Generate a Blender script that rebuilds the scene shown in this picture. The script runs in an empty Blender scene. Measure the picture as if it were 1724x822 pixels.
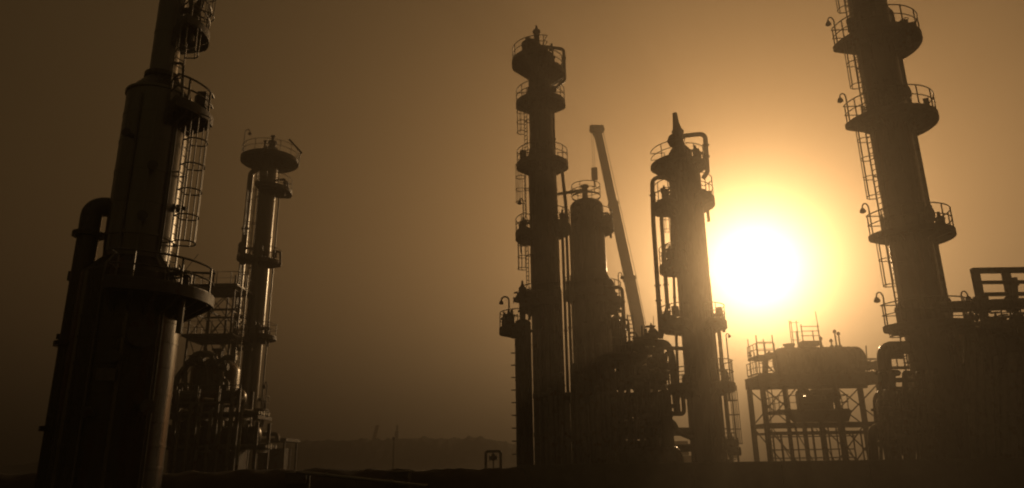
import bpy, math, random
from mathutils import Vector, Matrix
random.seed(7)
PI = math.pi
sc = bpy.context.scene
C = sc.collection
rad = math.radians

# ------------------------------------------------------------------ camera frame
F_PX, CX, CY = 1203.0, 862.0, 411.0
PITCH, ROLL, HC = rad(16.6), -0.0141, 2.0
_F = Vector((0, math.cos(PITCH), math.sin(PITCH)))
_U0 = Vector((0, -math.sin(PITCH), math.cos(PITCH)))
_R0 = Vector((1, 0, 0))
_R = _R0 * math.cos(ROLL) + _U0 * math.sin(ROLL)
_U = _U0 * math.cos(ROLL) - _R0 * math.sin(ROLL)
CAM = Vector((0, 0, HC))

def ray(px, py):
    return _F * F_PX + _R * (px - CX) - _U * (py - CY)

def at(px, py, D):
    d = ray(px, py)
    return CAM + d * (D / d.y)

def z_on(x, D, py):                      # height on a vertical line through (x, D) seen at image row py
    k = -(py - CY) / F_PX
    base = Vector((x, D, -HC))
    A = _U - _F * k
    return -base.dot(A) / A.z

def mpp(x, D, z):
    return Vector((x, D, z - HC)).dot(_F) / F_PX

# ------------------------------------------------------------------ materials
def mat(name, base, rough=0.6, metal=0.0, var=0.25, scale=3.0, bump=0.15, streak=False, rust=None):
    m = bpy.data.materials.new(name)
    m.use_nodes = True
    nt = m.node_tree
    b = nt.nodes['Principled BSDF']
    tc = nt.nodes.new('ShaderNodeTexCoord')
    mp = nt.nodes.new('ShaderNodeMapping')
    mp.inputs['Scale'].default_value = (1, 1, 0.15 if streak else 1)
    nt.links.new(tc.outputs['Object'], mp.inputs['Vector'])
    n = nt.nodes.new('ShaderNodeTexNoise')
    n.inputs['Scale'].default_value = scale
    n.inputs['Detail'].default_value = 6
    n.inputs['Roughness'].default_value = 0.65
    nt.links.new(mp.outputs['Vector'], n.inputs['Vector'])
    r = nt.nodes.new('ShaderNodeValToRGB')
    lo = tuple(c * (1 - var) for c in base) + (1,)
    hi = tuple(min(1, c * (1 + var)) for c in base) + (1,)
    r.color_ramp.elements[0].position = 0.3
    r.color_ramp.elements[0].color = lo
    r.color_ramp.elements[1].position = 0.7
    r.color_ramp.elements[1].color = hi
    nt.links.new(n.outputs['Fac'], r.inputs['Fac'])
    out = r.outputs['Color']
    if rust:
        n2 = nt.nodes.new('ShaderNodeTexNoise')
        n2.inputs['Scale'].default_value = scale * 0.7
        n2.inputs['Detail'].default_value = 8
        nt.links.new(mp.outputs['Vector'], n2.inputs['Vector'])
        r2 = nt.nodes.new('ShaderNodeValToRGB')
        r2.color_ramp.elements[0].position = 0.56
        r2.color_ramp.elements[1].position = 0.66
        nt.links.new(n2.outputs['Fac'], r2.inputs['Fac'])
        mx = nt.nodes.new('ShaderNodeMix')
        mx.data_type = 'RGBA'
        nt.links.new(r2.outputs['Color'], mx.inputs['Factor'])
        nt.links.new(out, mx.inputs['A'])
        mx.inputs['B'].default_value = tuple(rust) + (1,)
        out = mx.outputs['Result']
    nt.links.new(out, b.inputs['Base Color'])
    mr = nt.nodes.new('ShaderNodeMapRange')
    mr.inputs['To Min'].default_value = max(0.05, rough - 0.1)
    mr.inputs['To Max'].default_value = min(1, rough + 0.12)
    nt.links.new(n.outputs['Fac'], mr.inputs['Value'])
    nt.links.new(mr.outputs['Result'], b.inputs['Roughness'])
    b.inputs['Metallic'].default_value = metal
    if bump:
        bp = nt.nodes.new('ShaderNodeBump')
        bp.inputs['Strength'].default_value = bump
        bp.inputs['Distance'].default_value = 0.02
        nt.links.new(n.outputs['Fac'], bp.inputs['Height'])
        nt.links.new(bp.outputs['Normal'], b.inputs['Normal'])
    return m

M_CLAD = mat('aluminium_cladding', (0.40, 0.40, 0.39), 0.30, 0.85, 0.18, 1.6, 0.12, True)
M_CLAD_D = mat('weathered_cladding', (0.18, 0.175, 0.17), 0.27, 0.6, 0.25, 1.8, 0.15, True, (0.16, 0.09, 0.05))
M_STEEL = mat('painted_steel', (0.22, 0.22, 0.22), 0.55, 0.1, 0.25, 4.0, 0.1, False, (0.14, 0.07, 0.04))
M_GALV = mat('galvanised_steel', (0.34, 0.34, 0.34), 0.45, 0.7, 0.2, 8.0, 0.05)
M_PIPE = mat('pipe_lagging', (0.36, 0.36, 0.35), 0.45, 0.7, 0.22, 3.0, 0.1, False, (0.18, 0.10, 0.06))
M_RUST = mat('rusted_steel', (0.16, 0.10, 0.07), 0.8, 0.2, 0.35, 5.0, 0.2)
M_CONC = mat('weathered_concrete', (0.26, 0.25, 0.23), 0.9, 0.0, 0.25, 1.5, 0.4)
M_SOIL = mat('bare_earth', (0.075, 0.06, 0.045), 0.95, 0.0, 0.4, 0.8, 0.6)
M_GRAVEL = mat('gravelly_ground', (0.10, 0.09, 0.075), 0.95, 0.0, 0.35, 0.6, 0.6)
M_HILL = mat('scrubby_hillside', (0.06, 0.06, 0.04), 0.95, 0.0, 0.4, 0.15, 0.5)
M_CRANE = mat('crane_paint', (0.42, 0.24, 0.05), 0.45, 0.0, 0.15, 2.0, 0.05)
M_DARK = mat('dark_rubber', (0.03, 0.03, 0.03), 0.8, 0.0, 0.3, 4.0, 0.1)
M_GLASS = mat('cab_glass', (0.04, 0.045, 0.05), 0.1, 0.0, 0.1, 1.0, 0.0)
M_SHED = mat('corrugated_sheeting', (0.25, 0.25, 0.24), 0.6, 0.3, 0.2, 2.0, 0.1, True, (0.15, 0.08, 0.05))
M_ROPE = mat('steel_rope', (0.12, 0.12, 0.12), 0.6, 0.6, 0.2, 10.0, 0.1)

# ------------------------------------------------------------------ mesh builder
def dirv(a):
    return Vector((math.cos(rad(a)), math.sin(rad(a)), 0))

class MB:
    def __init__(s):
        s.v, s.f = [], []

    def add(s, vs, fs):
        o = len(s.v)
        s.v += [tuple(v) for v in vs]
        s.f += [tuple(i + o for i in f) for f in fs]
        return s

    def box(s, c, size, rz=0.0):
        x, y, z = (d / 2 for d in size)
        ca, sa = math.cos(rz), math.sin(rz)
        vs = []
        for i in (-x, x):
            for j in (-y, y):
                for k in (-z, z):
                    vs.append((c[0] + i * ca - j * sa, c[1] + i * sa + j * ca, c[2] + k))
        return s.add(vs, [(0, 1, 3, 2), (4, 6, 7, 5), (0, 4, 5, 1), (2, 3, 7, 6), (0, 2, 6, 4), (1, 5, 7, 3)])

    def bar(s, p0, p1, w, h=None):       # rectangular bar
        h = h or w
        p0, p1 = Vector(p0), Vector(p1)
        t = (p1 - p0).normalized()
        up = Vector((0, 0, 1)) if abs(t.z) < 0.95 else Vector((0, 1, 0))
        a = t.cross(up).normalized() * (w / 2)
        b = a.normalized().cross(t).normalized() * (h / 2)
        vs = []
        for p in (p0, p1):
            vs += [p + a + b, p - a + b, p - a - b, p + a - b]
        return s.add(vs, [(3, 2, 1, 0), (4, 5, 6, 7), (0, 1, 5, 4), (1, 2, 6, 5), (2, 3, 7, 6), (3, 0, 4, 7)])

    def ibeam(s, p0, p1, w, h, up=(0, 0, 1)):
        p0, p1 = Vector(p0), Vector(p1)
        t = (p1 - p0).normalized()
        upv = Vector(up)
        if abs(t.dot(upv)) > 0.95:
            upv = Vector((0, 1, 0))
        a = t.cross(upv).normalized()
        b = a.cross(t).normalized()
        tw, tf = w * 0.12, h * 0.1
        prof = [(-w/2, -h/2), (w/2, -h/2), (w/2, -h/2 + tf), (tw/2, -h/2 + tf), (tw/2, h/2 - tf), (w/2, h/2 - tf),
                (w/2, h/2), (-w/2, h/2), (-w/2, h/2 - tf), (-tw/2, h/2 - tf), (-tw/2, -h/2 + tf), (-w/2, -h/2 + tf)]
        vs = [p + a * x + b * y for p in (p0, p1) for x, y in prof]
        n = 12
        fs = [(i, (i + 1) % n, (i + 1) % n + n, i + n) for i in range(n)]
        fs += [(0, 11, 10, 3, 2, 1), (10, 9, 4, 3), (9, 8, 7, 6, 5, 4)]
        fs += [tuple(i + n for i in (1, 2, 3, 10, 11, 0)), tuple(i + n for i in (3, 4, 9, 10)), tuple(i + n for i in (4, 5, 6, 7, 8, 9))]
        return s.add(vs, fs)

    def tube(s, pts, r, n=10, closed=False, caps=True):
        pts = [Vector(p) for p in pts]
        m = len(pts)
        rs = r if isinstance(r, (list, tuple)) else [r] * m
        vs = []
        prev = None
        for i, p in enumerate(pts):
            if closed:
                t = pts[(i + 1) % m] - pts[i - 1]
            else:
                t = pts[min(i + 1, m - 1)] - pts[max(i - 1, 0)]
            t.normalize()
            if prev is None:
                a = t.cross(Vector((0, 0, 1)))
                if a.length < 0.05:
                    a = t.cross(Vector((1, 0, 0)))
            else:
                a = prev - t * prev.dot(t)
            a.normalize()
            prev = a
            b = t.cross(a)
            for k in range(n):
                q = 2 * PI * k / n
                vs.append(p + (a * math.cos(q) + b * math.sin(q)) * rs[i])
        fs = []
        for i in range(m if closed else m - 1):
            j = (i + 1) % m
            for k in range(n):
                k2 = (k + 1) % n
                fs.append((i * n + k, i * n + k2, j * n + k2, j * n + k))
        if not closed and caps:
            fs.append(tuple(range(n - 1, -1, -1)))
            fs.append(tuple((m - 1) * n + k for k in range(n)))
        return s.add(vs, fs)

    def lathe(s, prof, n=32, c=(0, 0, 0), axis=None):      # prof: (r, h) along axis (default +Z)
        c = Vector(c)
        ax = Vector(axis).normalized() if axis else Vector((0, 0, 1))
        a = ax.orthogonal().normalized()
        b = ax.cross(a)
        vs, fs, rows = [], [], []
        for r, h in prof:
            if r < 1e-6:
                rows.append([len(vs)])
                vs.append(c + ax * h)
            else:
                rows.append(list(range(len(vs), len(vs) + n)))
                for k in range(n):
                    q = 2 * PI * k / n
                    vs.append(c + ax * h + (a * math.cos(q) + b * math.sin(q)) * r)
        for A, B in zip(rows, rows[1:]):
            for k in range(n):
                k2 = (k + 1) % n
                if len(A) == 1 and len(B) == 1:
                    continue
                if len(A) == 1:
                    fs.append((A[0], B[k2], B[k]))
                elif len(B) == 1:
                    fs.append((A[k], A[k2], B[0]))
                else:
                    fs.append((A[k], A[k2], B[k2], B[k]))
        if len(rows[0]) > 1:
            fs.append(tuple(reversed(rows[0])))
        if len(rows[-1]) > 1:
            fs.append(tuple(rows[-1]))
        return s.add(vs, fs)

    def sector(s, r0, r1, a0, a1, z0, z1, c=(0, 0), n=None):   # annular block
        full = abs(a1 - a0) >= 359.9
        n = n or max(6, int(abs(a1 - a0) / 7))
        vs, fs = [], []
        m = n if full else n + 1
        for i in range(m):
            d = dirv(a0 + (a1 - a0) * i / n)
            for r, z in ((r0, z0), (r1, z0), (r1, z1), (r0, z1)):
                vs.append((c[0] + d.x * r, c[1] + d.y * r, z))
        for i in range(n):
            j = (i + 1) % m
            for k in range(4):
                k2 = (k + 1) % 4
                fs.append((i * 4 + k, j * 4 + k, j * 4 + k2, i * 4 + k2))
        if not full:
            fs.append((0, 1, 2, 3))
            fs.append(tuple((m - 1) * 4 + k for k in (3, 2, 1, 0)))
        return s.add(vs, fs)

    def plate(s, poly, t):               # flat polygon (list of Vectors) thickened along its normal
        poly = [Vector(p) for p in poly]
        nrm = (poly[1] - poly[0]).cross(poly[2] - poly[0]).normalized() * (t / 2)
        n = len(poly)
        vs = [p + nrm for p in poly] + [p - nrm for p in poly]
        fs = [tuple(range(n)), tuple(range(2 * n - 1, n - 1, -1))]
        fs += [(i, i + n, (i + 1) % n + n, (i + 1) % n) for i in range(n)]
        return s.add(vs, fs)

    def build(s, name, m, parent=None, loc=None, angle=32):
        me = bpy.data.meshes.new(name)
        me.from_pydata(s.v, [], s.f)
        me.update()
        me.polygons.foreach_set('use_smooth', [True] * len(me.polygons))
        me.set_sharp_from_angle(angle=rad(angle))
        me.materials.append(m)
        o = bpy.data.objects.new(name, me)
        C.objects.link(o)
        if parent:
            o.parent = parent
        if loc is not None:
            o.location = loc
        return o

def fillet(pts, r, n=6):
    pts = [Vector(p) for p in pts]
    out = [pts[0]]
    for i in range(1, len(pts) - 1):
        p, a, b = pts[i], pts[i - 1] - pts[i], pts[i + 1] - pts[i]
        la, lb = a.length, b.length
        a.normalize(); b.normalize()
        ang = a.angle(b)
        if ang > 3.05:
            out.append(p); continue
        d = min(r / math.tan(ang / 2), la * 0.49, lb * 0.49)
        rr = d * math.tan(ang / 2)
        cdir = (a + b).normalized()
        c = p + cdir * (rr / math.sin(ang / 2))
        s0, s1 = p + a * d - c, p + b * d - c
        tot = s0.angle(s1)
        axis = s0.cross(s1).normalized()
        for k in range(n + 1):
            out.append(c + Matrix.Rotation(tot * k / n, 3, axis) @ s0)
    out.append(pts[-1])
    return out

def tag(o, label=None, cat=None, group=None, kind=None):
    for k, v in (('label', label), ('category', cat), ('group', group), ('kind', kind)):
        if v:
            o[k] = v
    return o

def thing(name, label, cat, loc=(0, 0, 0), group=None):
    o = bpy.data.objects.new(name, None)
    o.empty_display_size = 0.5
    C.objects.link(o)
    o.location = loc
    return tag(o, label, cat, group)

def loc_of(o):
    v = Vector((0, 0, 0))
    while o:
        v = v + o.location
        o = o.parent
    return v

# ------------------------------------------------------------------ shared part builders (local coordinates of the parent)
def pipe(parent, name, pts, r, bend=None, m=None, n=14, flanges=(), clamp=()):
    """A pipe run with rounded bends; flanges: indices of straight runs with a flange pair half-way along."""
    mb = MB()
    path = fillet(pts, bend if bend is not None else r * 3.0)
    mb.tube(path, r, n)
    P = [Vector(p) for p in pts]
    for i, t in flanges:
        a, b = P[i], P[i + 1]
        q = a.lerp(b, t)
        d = (b - a).normalized()
        w = max(0.035, r * 0.22)
        mb.lathe([(r * 1.45, -w), (r * 1.45, -w * 0.1), (r * 1.3, -w * 0.1), (r * 1.3, w * 0.1), (r * 1.45, w * 0.1), (r * 1.45, w)], n, q, d)
    return mb.build(name, m or M_PIPE, parent)

def rails(parent, path, h=1.1, step=1.1, r=0.024, closed=False, m=None, posts=True, name='railing', sub=True, kick=True):
    """Guardrail along path (list of local points at deck level): one mesh of rails, its posts below it as pieces of their own."""
    m = m or M_GALV
    up = Vector((0, 0, 1))
    path = [Vector(p) for p in path]
    mb = MB()
    mb.tube([p + up * h for p in path], r, 6, closed)
    mb.tube([p + up * h * 0.55 for p in path], r * 0.85, 6, closed)
    if kick:
        q = path + ([path[0]] if closed else [])
        for a, b in zip(q, q[1:]):
            if (b - a).length > 1e-3:
                mb.bar(a + up * 0.07, b + up * 0.07, 0.012, 0.14)
    L = [0.0]
    q = path + ([path[0]] if closed else [])
    for a, b in zip(q, q[1:]):
        L.append(L[-1] + (b - a).length)
    n = max(1, round(L[-1] / step))
    pts = []
    for i in range(n + (0 if closed else 1)):
        t = L[-1] * i / n
        for j in range(len(q) - 1):
            if L[j] <= t + 1e-6 <= L[j + 1] + 1e-5:
                f = (t - L[j]) / max(1e-9, L[j + 1] - L[j])
                pts.append(q[j].lerp(q[j + 1], f)); break
    if not sub:
        for p in pts:
            mb.tube([p, p + up * h], r, 6)
    o = mb.build(name, m, parent)
    if sub:
        for p in pts:
            MB().tube([p, p + up * h], r * 1.05, 6).build('post', m, o)
    return o

def deck_ring(parent, z, r_in, r_out, a0, a1, thick=0.09, rim=0.2, nbr=6, brd=0.55, brw=0.09, c=(0, 0), rail=True, h=1.1, rr=0.024,
              ends=True, step=1.05, shell_r=None):
    """Circular service platform on a tower: deck plate, channel rim and gusset brackets in one mesh, guardrail next to it."""
    mb = MB()
    full = abs(a1 - a0) >= 359.9
    mb.sector(r_in, r_out, a0, a1, z - thick, z, c)
    mb.sector(r_out - 0.05, r_out + 0.03, a0, a1, z - rim, z + 0.1, c)
    mb.sector((r_in + r_out) / 2 - 0.04, (r_in + r_out) / 2 + 0.04, a0, a1, z - rim * 0.9, z - thick * 0.5, c)
    sr = shell_r or r_in
    for i in range(nbr):
        a = a0 + (a1 - a0) * ((i + 0.5) / nbr if full else i / max(1, nbr - 1))
        d = dirv(a)
        cc = Vector((c[0], c[1], 0))
        t = Vector((-d.y, d.x, 0)) * (brw / 2)
        A = cc + d * (sr - 0.12) + Vector((0, 0, z - thick))
        B = cc + d * (r_out - 0.04) + Vector((0, 0, z - thick))
        Cc = cc + d * (r_out - 0.04) + Vector((0, 0, z - rim * 1.2))
        Dd = cc + d * (sr - 0.12) + Vector((0, 0, z - thick - brd))
        mb.plate([A, B, Cc, Dd], brw)
    o = mb.build('platform', M_STEEL, parent)
    rg = random.Random(int(abs(z) * 977 + r_out * 131))
    for i in range(rg.choice((1, 2, 2, 3))):             # small equipment standing on the deck
        a = a0 + (a1 - a0) * rg.uniform(.12, .88)
        q = Vector((c[0], c[1], z)) + dirv(a) * (r_in + (r_out - r_in) * rg.uniform(.45, .75))
        k = rg.random()
        if k < .4:
            b_ = MB()
            hb_, wb_ = rg.uniform(.4, .8), rg.uniform(.25, .45)
            b_.box(q + Vector((0, 0, .35 + hb_ / 2)), (wb_, .25, hb_), rad(a))
            b_.box(q + Vector((0, 0, .175)), (.08, .08, .35))
            b_.build('junction_box', M_STEEL, parent)
        elif k < .75:
            rr_ = rg.uniform(.06, .11)
            hh_ = rg.uniform(.5, 1.0)
            e_ = Vector((c[0], c[1], z + hh_)) + dirv(a) * (r_in - .05)
            MB().tube(fillet([q - Vector((0, 0, rg.uniform(.5, 1.4))), q + Vector((0, 0, hh_)), e_], .2), rr_, 9).build('branch_pipe', M_PIPE, parent)
            valve(parent, q + Vector((0, 0, hh_ * .45)), rr_ * 1.1, (0, 0, 1))
        else:
            MB().lathe([(.2, 0), (.2, .7), (.26, .72), (.26, .8), (.1, .9), (.06, 1.15), (0, 1.16)], 12, q).build('instrument_pot', M_STEEL, parent)
    if rail:
        n = max(6, int(abs(a1 - a0) / 6))
        path = [Vector((c[0], c[1], z)) + dirv(a0 + (a1 - a0) * i / n) * (r_out - 0.03) for i in range(n + (0 if full else 1))]
        if ends and not full:
            path = [Vector((c[0], c[1], z)) + dirv(a0) * (sr + 0.15)] + path + [Vector((c[0], c[1], z)) + dirv(a1) * (sr + 0.15)]
        rails(parent, path, h, step, rr, full)
    return o

def ladder(parent, a, r_at, z0, z1, cage=True, cage_from=None, c=(0, 0), w=0.42, hoop_r=0.36, rr=0.022, hoop_step=0.95, split=False, shell_r=None, rail_top=True):
    """Caged access ladder up the side of a tower at azimuth a."""
    d, t = dirv(a), dirv(a + 90)
    cc = Vector((c[0], c[1], 0)) + d * r_at
    mb = MB()
    zt = z1 + (1.0 if rail_top else 0)
    for sgn in (-1, 1):
        mb.bar(cc + t * (sgn * w / 2) + Vector((0, 0, z0)), cc + t * (sgn * w / 2) + Vector((0, 0, zt)), rr * 1.6, rr * 2.6)
    k = z0 + 0.2
    while k < z1:
        mb.tube([cc + t * (-w / 2) + Vector((0, 0, k)), cc + t * (w / 2) + Vector((0, 0, k))], rr * 0.75, 6)
        k += 0.3
    if shell_r:
        k = z0 + 0.8
        while k < z1:
            for sgn in (-1, 1):
                mb.bar(cc + t * (sgn * w / 2) + Vector((0, 0, k)), cc + t * (sgn * w / 2) - d * (r_at - shell_r + 0.06) + Vector((0, 0, k)), rr * 1.5, rr * 2)
            k += 2.4
    o = mb.build('ladder', M_GALV, parent)
    if cage:
        zc = cage_from if cage_from is not None else z0 + 2.2
        hp = [(-w / 2, 0.0)]
        for i in range(11):
            q = -PI / 2 + PI * i / 10
            hp.append((math.sin(q) * hoop_r, 0.30 + math.cos(q) * hoop_r * 1.05))
        hp.append((w / 2, 0.0))
        cg = MB()
        nh = max(2, int(round((z1 - zc) / hoop_step)) + 1)
        for i in range(nh):
            k = zc + (z1 - zc) * i / (nh - 1)
            pts = [cc + t * x + d * y + Vector((0, 0, k)) for x, y in hp]
            if split:
                MB().tube(pts, rr, 6).build('hoop', M_GALV, o)
            else:
                cg.tube(pts, rr * 0.9, 5)
        for i in (1, 3, 6, 9, 11):
            x, y = hp[i]
            p = cc + t * x + d * (y - 0.01)
            if split:
                MB().bar(p + Vector((0, 0, zc - 0.03)), p + Vector((0, 0, z1 + 0.03)), rr * 1.3).build('cage_bar', M_GALV, o)
            else:
                cg.bar(p + Vector((0, 0, zc - 0.03)), p + Vector((0, 0, z1 + 0.03)), rr * 1.2)
        if not split:
            cg.build('cage', M_GALV, o)
    return o

def lamp(parent, base, h=1.9, toward=(-1, 0, 0), reach=0.45, r=0.03):
    """Gooseneck floodlight pole on a platform edge, with its bell-shaped head."""
    b = Vector(base)
    d = Vector(toward).normalized()
    pts = [b, b + Vector((0, 0, h - 0.25))]
    for i in range(1, 8):
        q = PI * i / 8
        pts.append(b + Vector((0, 0, h - 0.25)) + d * (reach / 2) * (1 - math.cos(q)) + Vector((0, 0, 0.25 * math.sin(q))))
    tip = b + d * reach + Vector((0, 0, h - 0.32))
    pts.append(tip)
    o = MB().tube(pts, r, 6).build('lamp_post', M_STEEL, parent)
    MB().lathe([(0.05, 0.10), (0.09, 0.06), (0.14, -0.04), (0.15, -0.12), (0.08, -0.17), (0.0, -0.18)], 14, tip - Vector((0, 0, 0.02))).build('lamp_head', M_STEEL, o)
    return o

def valve(parent, p, r=0.12, axis=(1, 0, 0), name='valve'):
    p = Vector(p); ax = Vector(axis).normalized()
    mb = MB()
    mb.lathe([(r * 1.5, -r * 2), (r * 1.5, -r * 1.7), (r * 0.9, -r * 1.6), (r * 1.35, -r * 0.6), (r * 1.35, r * 0.6), (r * 0.9, r * 1.6), (r * 1.5, r * 1.7), (r * 1.5, r * 2)], 12, p, ax)
    mb.lathe([(r * 0.9, 0), (r * 0.9, r * 1.8), (r * 0.5, r * 1.9), (r * 0.25, r * 3.2)], 10, p)
    ring = [p + Vector((math.cos(q) * r * 1.6, math.sin(q) * r * 1.6, r * 3.1)) for q in [2 * PI * i / 14 for i in range(14)]]
    mb.tube(ring, r * 0.16, 5, True)
    mb.bar(ring[0], ring[7], r * 0.2)
    mb.bar(ring[3], ring[10], r * 0.2)
    return mb.build(name, M_STEEL, parent)

def relief_valve(parent, p, s=0.35):
    p = Vector(p)
    mb = MB()
    mb.lathe([(s * .55, 0), (s * .55, s * .15), (s * .32, s * .2), (s * .5, s * .7), (s * .5, s * 1.3), (s * .42, s * 1.4), (s * .42, s * 1.55), (s * .3, s * 1.6), (s * .26, s * 2.5), (s * .12, s * 2.7), (s * .1, s * 2.9), (0, s * 2.92)], 14, p)
    mb.tube([p + Vector((0, 0, s)), p + Vector((s * .95, 0, s))], s * .28, 10)
    mb.lathe([(s * .5, 0), (s * .5, s * .14)], 14, p + Vector((s * .9, 0, s)), (1, 0, 0))
    return mb.build('relief_valve', M_STEEL, parent)

def shell_profile(z0, z1, r, dome=0.5, seams=None, seam=0.012):
    """Cladded cylinder with slightly raised lap bands; dome: height of the top dish."""
    prof = [(r, z0)]
    for s in (seams or []):
        if z0 < s < z1:
            prof += [(r, s - 0.05), (r + seam, s - 0.045), (r + seam, s + 0.045), (r, s + 0.05)]
    prof.append((r, z1))
    if dome:
        for i in range(1, 7):
            q = PI / 2 * i / 6
            prof.append((r * math.cos(q), z1 + dome * math.sin(q)))
        prof[-1] = (0.0, z1 + dome)
    return prof

class Tower:
    def __init__(s, name, label, cat, D, px, py, group=None):
        p = at(px, py, D)
        s.x, s.D = p.x, D
        s.o = thing(name, label, cat, (p.x, D, 0), group)

    def z(s, py):
        return z_on(s.x, s.D, py)

    def m(s, w, py):
        return w * mpp(s.x, s.D, s.z(py))

    def l(s, px, py, D=None):            # local point seen at a pixel, at depth D
        return at(px, py, D or s.D) - Vector((s.x, s.D, 0))

def member(parent, name, p0, p1, w, h=None, m=None, beam=False):
    mb = MB()
    if beam:
        mb.ibeam(p0, p1, w, h or w)
    else:
        mb.bar(p0, p1, w, h)
    return mb.build(name, m or M_STEEL, parent)

def rod(parent, name, p0, p1, r, m=None):
    return MB().tube([p0, p1], r, 6).build(name, m or M_STEEL, parent)

def horiz_drum(parent, name, c, length, r, ax=(1, 0, 0), m=None, heads=True, bands=3, saddles=True, zfloor=None):
    """Lying pressure vessel with dished heads; saddles are pieces of their own."""
    c = Vector(c); ax = Vector(ax).normalized()
    L = length / 2
    d = r * 0.5
    prof = [(0, -L - d)]
    for i in range(1, 6):
        q = PI / 2 * i / 6
        prof.append((r * math.sin(q), -L - d * math.cos(q)))
    prof.append((r, -L))
    for i in range(bands):
        h = -L + length * (i + 0.5) / bands
        prof += [(r, h - 0.06), (r * 1.012, h - 0.055), (r * 1.012, h + 0.055), (r, h + 0.06)]
    prof.append((r, L))
    for i in range(5, 0, -1):
        q = PI / 2 * i / 6
        prof.append((r * math.sin(q), L + d * math.cos(q)))
    prof.append((0, L + d))
    o = MB().lathe(prof, 36, c, ax).build(name, m or M_CLAD_D, parent)
    if saddles:
        for sgn in (-1, 1):
            q = c + ax * (sgn * L * 0.6)
            zf = zfloor if zfloor is not None else c.z - r * 1.35
            side = Vector((-ax.y, ax.x, 0))
            a = q + side * r * 0.8
            b = q - side * r * 0.8
            MB().plate([Vector((a.x, a.y, zf)), Vector((b.x, b.y, zf)), Vector((b.x, b.y, c.z - r * 0.45)), Vector((q.x, q.y, c.z - r * 0.8)), Vector((a.x, a.y, c.z - r * 0.45))], 0.25).build('saddle', M_STEEL, parent)
    return o

def exchanger(name, label, c, length, r, ax=(1, 0, 0), zfloor=0.0, group=None):
    """Shell-and-tube heat exchanger: shell, bolted channel head, nozzles, saddles reaching down to what carries it."""
    c = Vector(c); axv = Vector(ax).normalized()
    t = thing(name, label, 'heat exchanger', (c.x, c.y, zfloor), group)
    k = Vector((0, 0, c.z - zfloor))
    horiz_drum(t, 'shell', k, length, r, ax, zfloor=0.0)
    for sgn in (-1, 1):
        h = MB().lathe([(r * 1.22, -0.08), (r * 1.22, -0.01), (r * 1.1, -0.01), (r * 1.1, 0.01), (r * 1.22, 0.01), (r * 1.22, 0.08)], 32, k + axv * sgn * length * 0.42, axv)
        h.build('flange', M_STEEL, t)
        nz = k + axv * sgn * length * 0.28
        MB().lathe([(r * .28, 0), (r * .28, r * 1.35), (r * .42, r * 1.36), (r * .42, r * 1.5)], 14, nz).build('nozzle', M_STEEL, t)
    return t

# ================================================================== THE SETTING
def sheet(name, x0, x1, y0, y1, nx, ny, zf, m):
    vs, fs = [], []
    for j in range(ny + 1):
        for i in range(nx + 1):
            x, y = x0 + (x1 - x0) * i / nx, y0 + (y1 - y0) * j / ny
            vs.append((x, y, zf(x, y)))
    for j in range(ny):
        for i in range(nx):
            a = j * (nx + 1) + i
            fs.append((a, a + 1, a + nx + 2, a + nx + 1))
    o = MB().add(vs, fs).build(name, m, angle=180)
    return o

tag(sheet('ground', -700, 700, -60, 1000, 60, 50, lambda x, y: 0.0, M_GRAVEL), kind='structure')

def ridge(x, y):
    cx, cy = at(610, 775, 165).x, 165
    h = 4.9 * math.exp(-((x - cx) / 32) ** 2) + 3.6 * math.exp(-((x - cx - 28) / 20) ** 2) + 5.6 * math.exp(-((x - cx + 42) / 30) ** 2)
    h *= math.exp(-((y - cy) / 18) ** 2)
    h += (0.5 * math.sin(x * 0.31) * math.sin(y * 0.23 + x * 0.11) + 0.45 * math.sin(x * 1.7 + y * .9) * math.sin(x * .77 - y * .5) + .3 * math.sin(x * 3.1 + 2 * math.sin(y))) * min(1, h / 3) * .5 + .5 * math.sin(x * 1.37 + 3 * math.sin(x * .41)) * max(0, math.sin(x * .63 + y)) * min(1, h / 3)
    return h - 0.25
tag(sheet('hills', -160, 40, 110, 220, 420, 60, ridge, M_HILL), kind='structure')

# rough earth bank left of the bund wall, added to hide hazy bright ground
bx0, bx1 = -48.0, at(872, 780, 30).x
def bank_h(x, y):
    t = (y - 30.5) / 2.6
    crest = 1.62 + 0.05 * math.sin(x * 0.5) + 0.03 * math.sin(x * 2.3 + 1.0) + 0.02 * math.sin(x * 5.1)
    e = min(1.0, (bx1 + 1.0 - x) / 0.8)
    h = crest * max(0.0, 1 - t * t) ** 0.8 * max(0, e)
    return h + (0.03 * math.sin(x * 3.7 + y * 4.1) + 0.02 * math.sin(x * 8.3 - y * 6.0)) * (h > 0.15) - 0.03
tag(sheet('earth_bank', bx0, bx1 + 1.5, 27.6, 33.4, 260, 26, bank_h, M_SOIL), kind='structure')

# ================================================================== CONCRETE BUND WALL
def wall_piece(p0, p1, h, t):
    return (p0, p1, h, t)
w0, w1 = at(872, 783, 30.2), at(1760, 781, 30.2)
bw = thing('bund_wall', 'long low concrete bund wall across the foot of the right half of the plant', 'wall', (w0.x, 30.2, 0))
wl = w1.x - w0.x + 14
hh = w0.z
nb = 10
for i in range(nb):
    a, b = wl * i / nb + 0.01, wl * (i + 1) / nb - 0.01
    MB().box(((a + b) / 2, 0, (hh - 0.12) / 2), (b - a, 0.3, hh - 0.12)).build('panel', M_CONC, bw)
MB().box((wl / 2, 0, hh - 0.06 + 0.002), (wl + 0.06, 0.42, 0.12)).build('coping', M_CONC, bw)

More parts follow.
